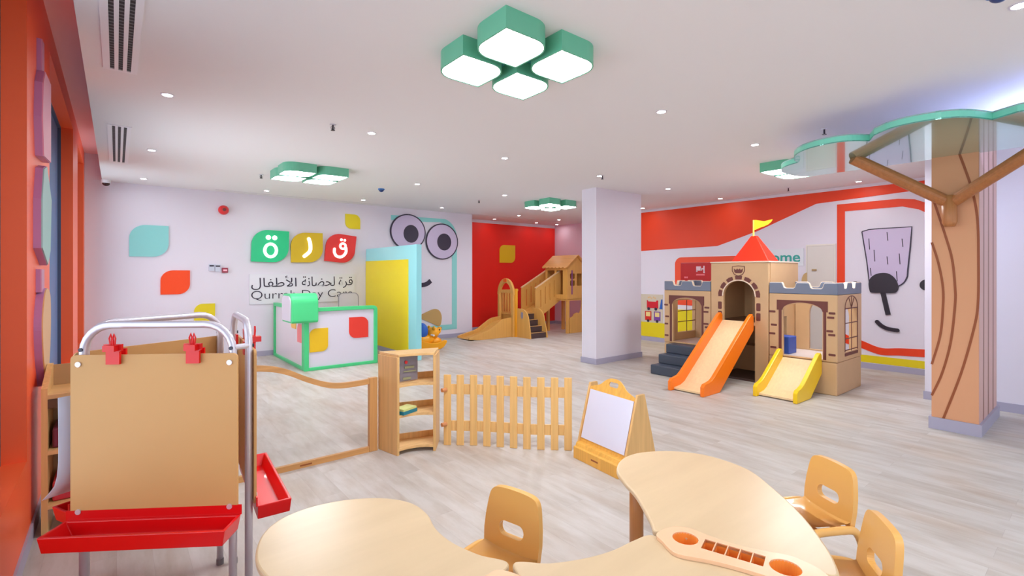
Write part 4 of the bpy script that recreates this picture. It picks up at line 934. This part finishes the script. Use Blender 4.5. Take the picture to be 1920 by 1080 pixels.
# ================================================================== THREE-SIDED EASEL
P = [(-.167, 2.722), (.442, 2.306), (.491, 3.036)]
cen = Vector((sum(p[0] for p in P)/3, sum(p[1] for p in P)/3, 0))
r = thing('easel', 'three-sided aluminium easel with tan boards and red paint trays', 'easel', tuple(cen))
def easel_side(p, q, front):
    p = Vector((*p, 0)); q = Vector((*q, 0)); u = (q-p).normalized(); L = (q-p).length; n = Vector((u.y, -u.x, 0))
    if n.dot(cen-p) > 0: n = -n           # outward
    mid = (p+q)/2; Zv = Vector((0, 0, 1))
    hw = .33; tb = hw-.035; zt = 1.335; rc = .11
    path = [mid-u*tb+Zv*0, mid-u*tb+Zv*(zt-rc)]
    path += [mid-u*(tb-rc)-u*rc*math.cos(a)+Zv*(zt-rc+rc*math.sin(a)) for a in [PI/2*k/6 for k in range(1, 7)]]
    path += [mid+u*(tb-rc)+u*rc*math.sin(a)+Zv*(zt-rc+rc*math.cos(a)) for a in [PI/2*k/6 for k in range(0, 7)]]
    path += [mid+u*tb+Zv*0]
    fr_ = link('tube_frame', tube(B(), path, .0155, 12), M_metal, r, smooth=True)
    for s_ in (-1, 1): link('foot_cap', tube(B(), [mid+u*tb*s_, mid+u*tb*s_+Zv*.03], .018, 12), mat('cap_grey', (120, 120, 124), .5), fr_)
    bo = rrect(-hw+.004, hw-.004, .548, 1.215, .018, 4)
    bd_ = link('board', prism(B(), bo, mid+n*.017, u, Zv, n, .010), M_board, r)
    for a in (-1, 1):
        for z in (1.178, .578): link('bolt', tube(B(), [mid+u*(hw-.035)*a+n*.027+Zv*z, mid+u*(hw-.035)*a+n*.032+Zv*z], .011, 14), M_metal, bd_)
        link('side_bolt', tube(B(), [mid+u*tb*a+n*.014+Zv*1.235, mid+u*tb*a+n*.020+Zv*1.235], .008, 10), M_steel, bd_)
    # tray: sloped open box
    def T3(a, b_, z): return mid+u*a+n*(.03+b_)+Zv*z
    bm = B(); zt_ = .545; h = .062; dpt = .135; tw_ = hw+.012
    o4 = [(-tw_, 0), (tw_, 0), (tw_, dpt), (-tw_, dpt)]; i4 = [(-tw_+.012, .012), (tw_-.012, .012), (tw_-.012, dpt-.012), (-tw_+.012, dpt-.012)]
    b4 = [(-tw_+.035, .012), (tw_-.035, .012), (tw_-.035, dpt-.03), (-tw_+.035, dpt-.03)]
    Vt = [bm.verts.new(T3(a, b_, zt_)) for a, b_ in o4]; Vi = [bm.verts.new(T3(a, b_, zt_)) for a, b_ in i4]
    Vb = [bm.verts.new(T3(a, b_, zt_-h+.006)) for a, b_ in b4]; Vo = [bm.verts.new(T3(a*.965, b_*.96, zt_-h)) for a, b_ in o4]
    for i in range(4):
        j = (i+1) % 4
        bm.faces.new((Vt[i], Vt[j], Vi[j], Vi[i])); bm.faces.new((Vi[i], Vi[j], Vb[j], Vb[i])); bm.faces.new((Vt[i], Vt[j], Vo[j], Vo[i]))
    bm.faces.new(Vb); bm.faces.new(Vo)
    tr = link('paint_tray', bm, M_redp, r, bevel=.003)
    link('tray_back', obox(B(), T3(0, -.004, zt_+.018), u, Zv, n, tw_, .02, .003), M_redp, tr)
    # clips
    if front is not None:
        for a in (-.155, .155): clip(mid, u, n, a, bd_)
def clip(mid, u, n, a, par):
    Zv = Vector((0, 0, 1)); k = mid+u*a+n*.03
    bm = B()
    prism(bm, [(-.026, 0), (.026, 0), (.026, .052), (.034, .056), (.034, .082), (-.034, .082), (-.034, .056), (-.026, .052)], k+Zv*1.178, u, Zv, n, .012)
    obox(bm, k+n*.020+Zv*1.245, u, Zv, n, .022, .012, .016)
    prism(bm, [(-.026, 0), (.026, 0), (.026, .06), (-.026, .06)], k+Zv*1.178-n*.026, u, Zv, -n, .010)
    for s_ in (-1, 1):
        tube(bm, [k+u*.008*s_+Zv*1.25+n*.01, k+u*.012*s_+Zv*1.285+n*.012, k+u*.006*s_+Zv*1.302+n*.012, k+u*.002*s_+Zv*1.285+n*.012, k+u*.004*s_+Zv*1.25+n*.01], .0032, 8)
    link('clip', bm, M_redp, par)
easel_side(P[0], P[1], True); easel_side(P[1], P[2], False); easel_side(P[2], P[0], None)
for (a, b, c) in ((0, 1, 2), (1, 2, 0), (2, 0, 1)):
    p = Vector((*P[b], 0)); ua = (Vector((*P[a], 0))-p).normalized(); uc = (Vector((*P[c], 0))-p).normalized()
    for z in (1.235, .17): link('link_tube', tube(B(), [p+ua*.07+Vector((0, 0, z)), p+uc*.07+Vector((0, 0, z))], .0125, 10), M_metal, r)
# paper sheet hanging on the back board, curling out at the bottom
bm = B(); p = Vector((*P[0], 0)); q = Vector((*P[2], 0)); u = (q-p).normalized(); n = Vector((u.y, -u.x, 0))
if n.dot(cen-p) > 0: n = -n
prof = [(.055, 1.03), (.052, .95), (.050, .85), (.052, .76), (.062, .70), (.085, .655), (.12, .625), (.19, .575)]
rows_ = []
for o_, z in prof:
    rows_.append([bm.verts.new(p+u*t+n*(o_+.01*math.sin(t*9))+Vector((0, 0, z))) for t in [-.0+.5*k/8 for k in range(9)]])
for a, b in zip(rows_, rows_[1:]):
    for i in range(8): bm.faces.new((a[i], a[i+1], b[i+1], b[i]))
o = link('paper_sheet', bm, mat('paper_white', (226, 230, 244), .6), smooth=True)
md = o.modifiers.new('thick', 'SOLIDIFY'); md.thickness = .001
tag(o, 'white paper sheet hanging off the easel, curling outwards at its foot', 'paper')

# ================================================================== TABLES
TZ = .52
def table(name, lab, pts, legs, cx, cy):
    r = thing(name, lab, 'table', (cx, cy, 0), group='maple wave-shaped nursery tables')
    link('tabletop', XY(B(), pts, TZ-.026, .026), M_top, r, bevel=.009, bseg=3)
    for x, y in legs: link('leg', cyl(B(), x, y, 0, TZ-.026, .036, 24), M_leg, r, smooth=True)
    return r
T1 = spline([(1.085, 1.362), (1.035, 1.47), (1.003, 1.60), (1.004, 1.73), (1.036, 1.86), (1.03, 1.99), (.953, 2.115), (.816, 2.205), (.66, 2.237), (.521, 2.20), (.43, 2.09), (.385, 1.91), (.42, 1.70), (.50, 1.45), (.60, 1.22), (.74, 1.06), (.86, 1.17), (.97, 1.30)])
table('wave_table', 'left maple wave-shaped table with rounded lobe, nearest the easel', T1, [(.70, 1.98), (.90, 1.55), (.72, 1.25)], .72, 1.7)
T2 = spline([(1.10, 1.352), (1.20, 1.27), (1.324, 1.212), (1.44, 1.183), (1.55, 1.176), (1.64, 1.155), (1.645, 1.06), (1.665, .95), (1.705, .82), (1.745, .70), (1.80, .59), (1.74, .46), (1.5, .36), (1.2, .42), (.98, .62), (.82, .90), (.93, 1.06), (1.04, 1.22)])
table('wave_table', 'middle maple table cut by the bottom edge of the picture', T2, [(1.25, .95), (1.45, .60), (1.05, .9)], 1.3, .85)
T3_ = spline([(1.672, 1.165), (1.715, 1.21), (1.805, 1.315), (1.884, 1.418), (1.955, 1.54), (2.044, 1.655), (2.185, 1.728), (2.34, 1.724), (2.504, 1.623), (2.60, 1.456), (2.585, 1.229), (2.45, 1.036), (2.29, .86), (2.125, .72), (1.99, .63), (1.90, .60), (1.862, .70), (1.83, .80), (1.79, .92), (1.745, 1.04), (1.70, 1.12)])
table('wave_table', 'right maple wave-shaped table with its lobe before the whiteboard stand', T3_, [(2.12, 1.585), (2.38, 1.2), (2.0, .8)], 2.2, 1.2)
# organiser trays in the seams
M_cad = mat('peach_plastic', (236, 190, 150), .22, coat=.5); M_cadin = mat('amber_plastic', (236, 152, 66), .35)
def caddy(cx, cy, ux, uy, lab):
    r = thing('organiser_tray', lab, 'organiser tray', (cx, cy, TZ), group='peach organiser trays in the table seams')
    L = math.hypot(ux, uy); u = Vector((ux/L, uy/L, 0)); n = Vector((-u.y, u.x, 0))
    out = spline([(-.27, .03), (-.235, .07), (-.187, .115), (-.148, .122), (-.06, .10), (.034, .09), (.138, .09), (.2, .095), (.25, .07), (.30, .0), (.26, -.06), (.2, -.085), (.157, -.089), (.1, -.075), (0, -.06), (-.1, -.07), (-.18, -.085), (-.24, -.05)], True, 5)
    out = [(a, -b_) for a, b_ in out]
    holes = [ell(-.168, 0, .047, n=28), ell(.168, 0, .05, n=28)]
    xs = [-.105, -.063, -.021, .021, .063, .105]
    cells = []
    for a, b_ in zip(xs, xs[1:]): cells.append([(a+.002, -.037), (b_-.002, -.037), (b_-.002, .037), (a+.002, .037)])
    o3 = Vector((cx, cy, TZ+.0005))
    link('tray_body', prism(B(), out, o3, u, n, Vector((0, 0, 1)), .014, holes+cells), M_cad, r, bevel=.003)
    for (a, rr) in ((-.168, .047), (.168, .05)):
        bm = B(); c_ = o3+u*a; k = 28
        t_ = [bm.verts.new(c_+Vector((math.cos(2*PI*i/k)*rr, math.sin(2*PI*i/k)*rr, .010))) for i in range(k)]
        b2 = [bm.verts.new(c_+Vector((math.cos(2*PI*i/k)*rr*.9, math.sin(2*PI*i/k)*rr*.9, -.06))) for i in range(k)]
        for i in range(k): bm.faces.new((t_[i], t_[(i+1) % k], b2[(i+1) % k], b2[i]))
        bm.faces.new(b2); link('cup_well', bm, M_cadin, r, smooth=False)
    for a, b_ in zip(xs, xs[1:]):
        bm = B(); q = [(a+.002, -.037), (b_-.002, -.037), (b_-.002, .037), (a+.002, .037)]
        t_ = [bm.verts.new(o3+u*x+n*y+Vector((0, 0, .010))) for x, y in q]; b2 = [bm.verts.new(o3+u*x+n*y+Vector((0, 0, -.045))) for x, y in q]
        for i in range(4): bm.faces.new((t_[i], t_[(i+1) % 4], b2[(i+1) % 4], b2[i]))
        bm.faces.new(b2); link('slot_well', bm, M_cadin, r)
caddy(1.745, .88, .30, -.954, 'peach organiser tray with two cups between middle and right tables')
caddy(.853, 1.115, -.69, -.72, 'peach organiser tray between left and middle tables, at the bottom edge')

# ================================================================== CHAIRS
def make_chair(lab):
    r = thing('nursery_chair', lab, 'chair', (0, 0, 0), group='caramel plastic nursery chairs')
    # backrest in x,z with y forward
    out = [(-.150, .285), (.150, .285), (.155, .36)]+spline([(.152, .42), (.140, .50), (.128, .535), (.105, .553), (.06, .560), (0, .562), (-.06, .560), (-.105, .553), (-.128, .535), (-.140, .50), (-.152, .42)], False, 5)+[(-.155, .36)]
    bm = B(); lean = Vector((0, -.13, 1)).normalized()
    prism(bm, [(x, z-.285) for x, z in out], (0, -.115, .285), (1, 0, 0), lean, (0, -1, 0), .028, [rrect(-.069, .069, .072, .135, .03, 5)])
    link('backrest', bm, M_chair, r, bevel=.006)
    # seat: swept pan
    bm = B(); prof = [(-.135, .325), (-.125, .302), (-.10, .292), (-.03, .288), (.06, .292), (.12, .297), (.15, .290), (.165, .268)]
    g = []
    for y, z in prof:
        wdt = .148 if y < .1 else .142
        g.append([bm.verts.new((x*wdt, y, z+.012*abs(x)**3)) for x in [-1+2*k/8 for k in range(9)]])
    for a, b in zip(g, g[1:]):
        for i in range(8): bm.faces.new((a[i], a[i+1], b[i+1], b[i]))
    bmesh.ops.solidify(bm, geom=bm.faces[:], thickness=.014)
    link('seat', bm, M_chair, r, smooth=True)
    for s_ in (-1, 1):
        x = .165*s_
        path = [(x*1.12, .165, 0), (x*1.04, .145, .20), (x, .125, .262), (x, .09, .283), (x, 0, .286), (x, -.10, .283), (x, -.14, .262), (x*1.04, -.165, .20), (x*1.14, -.20, 0)]
        link('leg_loop', tube(B(), spline(path, False, 4), .0195, 12), M_chair, r, smooth=True)
    link('seat_rib', bx(-.165, .165, -.09, -.06, .262, .284), M_chair, r)
    link('seat_rib', bx(-.165, .165, .05, .08, .265, .287), M_chair, r)
    return r
def face(dx, dy): return math.atan2(dy, dx)-PI/2
ch = make_chair('caramel plastic chair pulled up inside the left table curve')
ch.location = (1.26, 1.69, 0); ch.rotation_euler = (0, 0, face(-.97, -.24))
copy_tree(ch, (2.80, 1.02, 0), face(-.88, .48), 'caramel plastic chair at the right table, the fully visible one behind')
copy_tree(ch, (2.30, .72, 0), face(-.58, .81), 'caramel plastic chair at the right table, cut by the picture bottom')
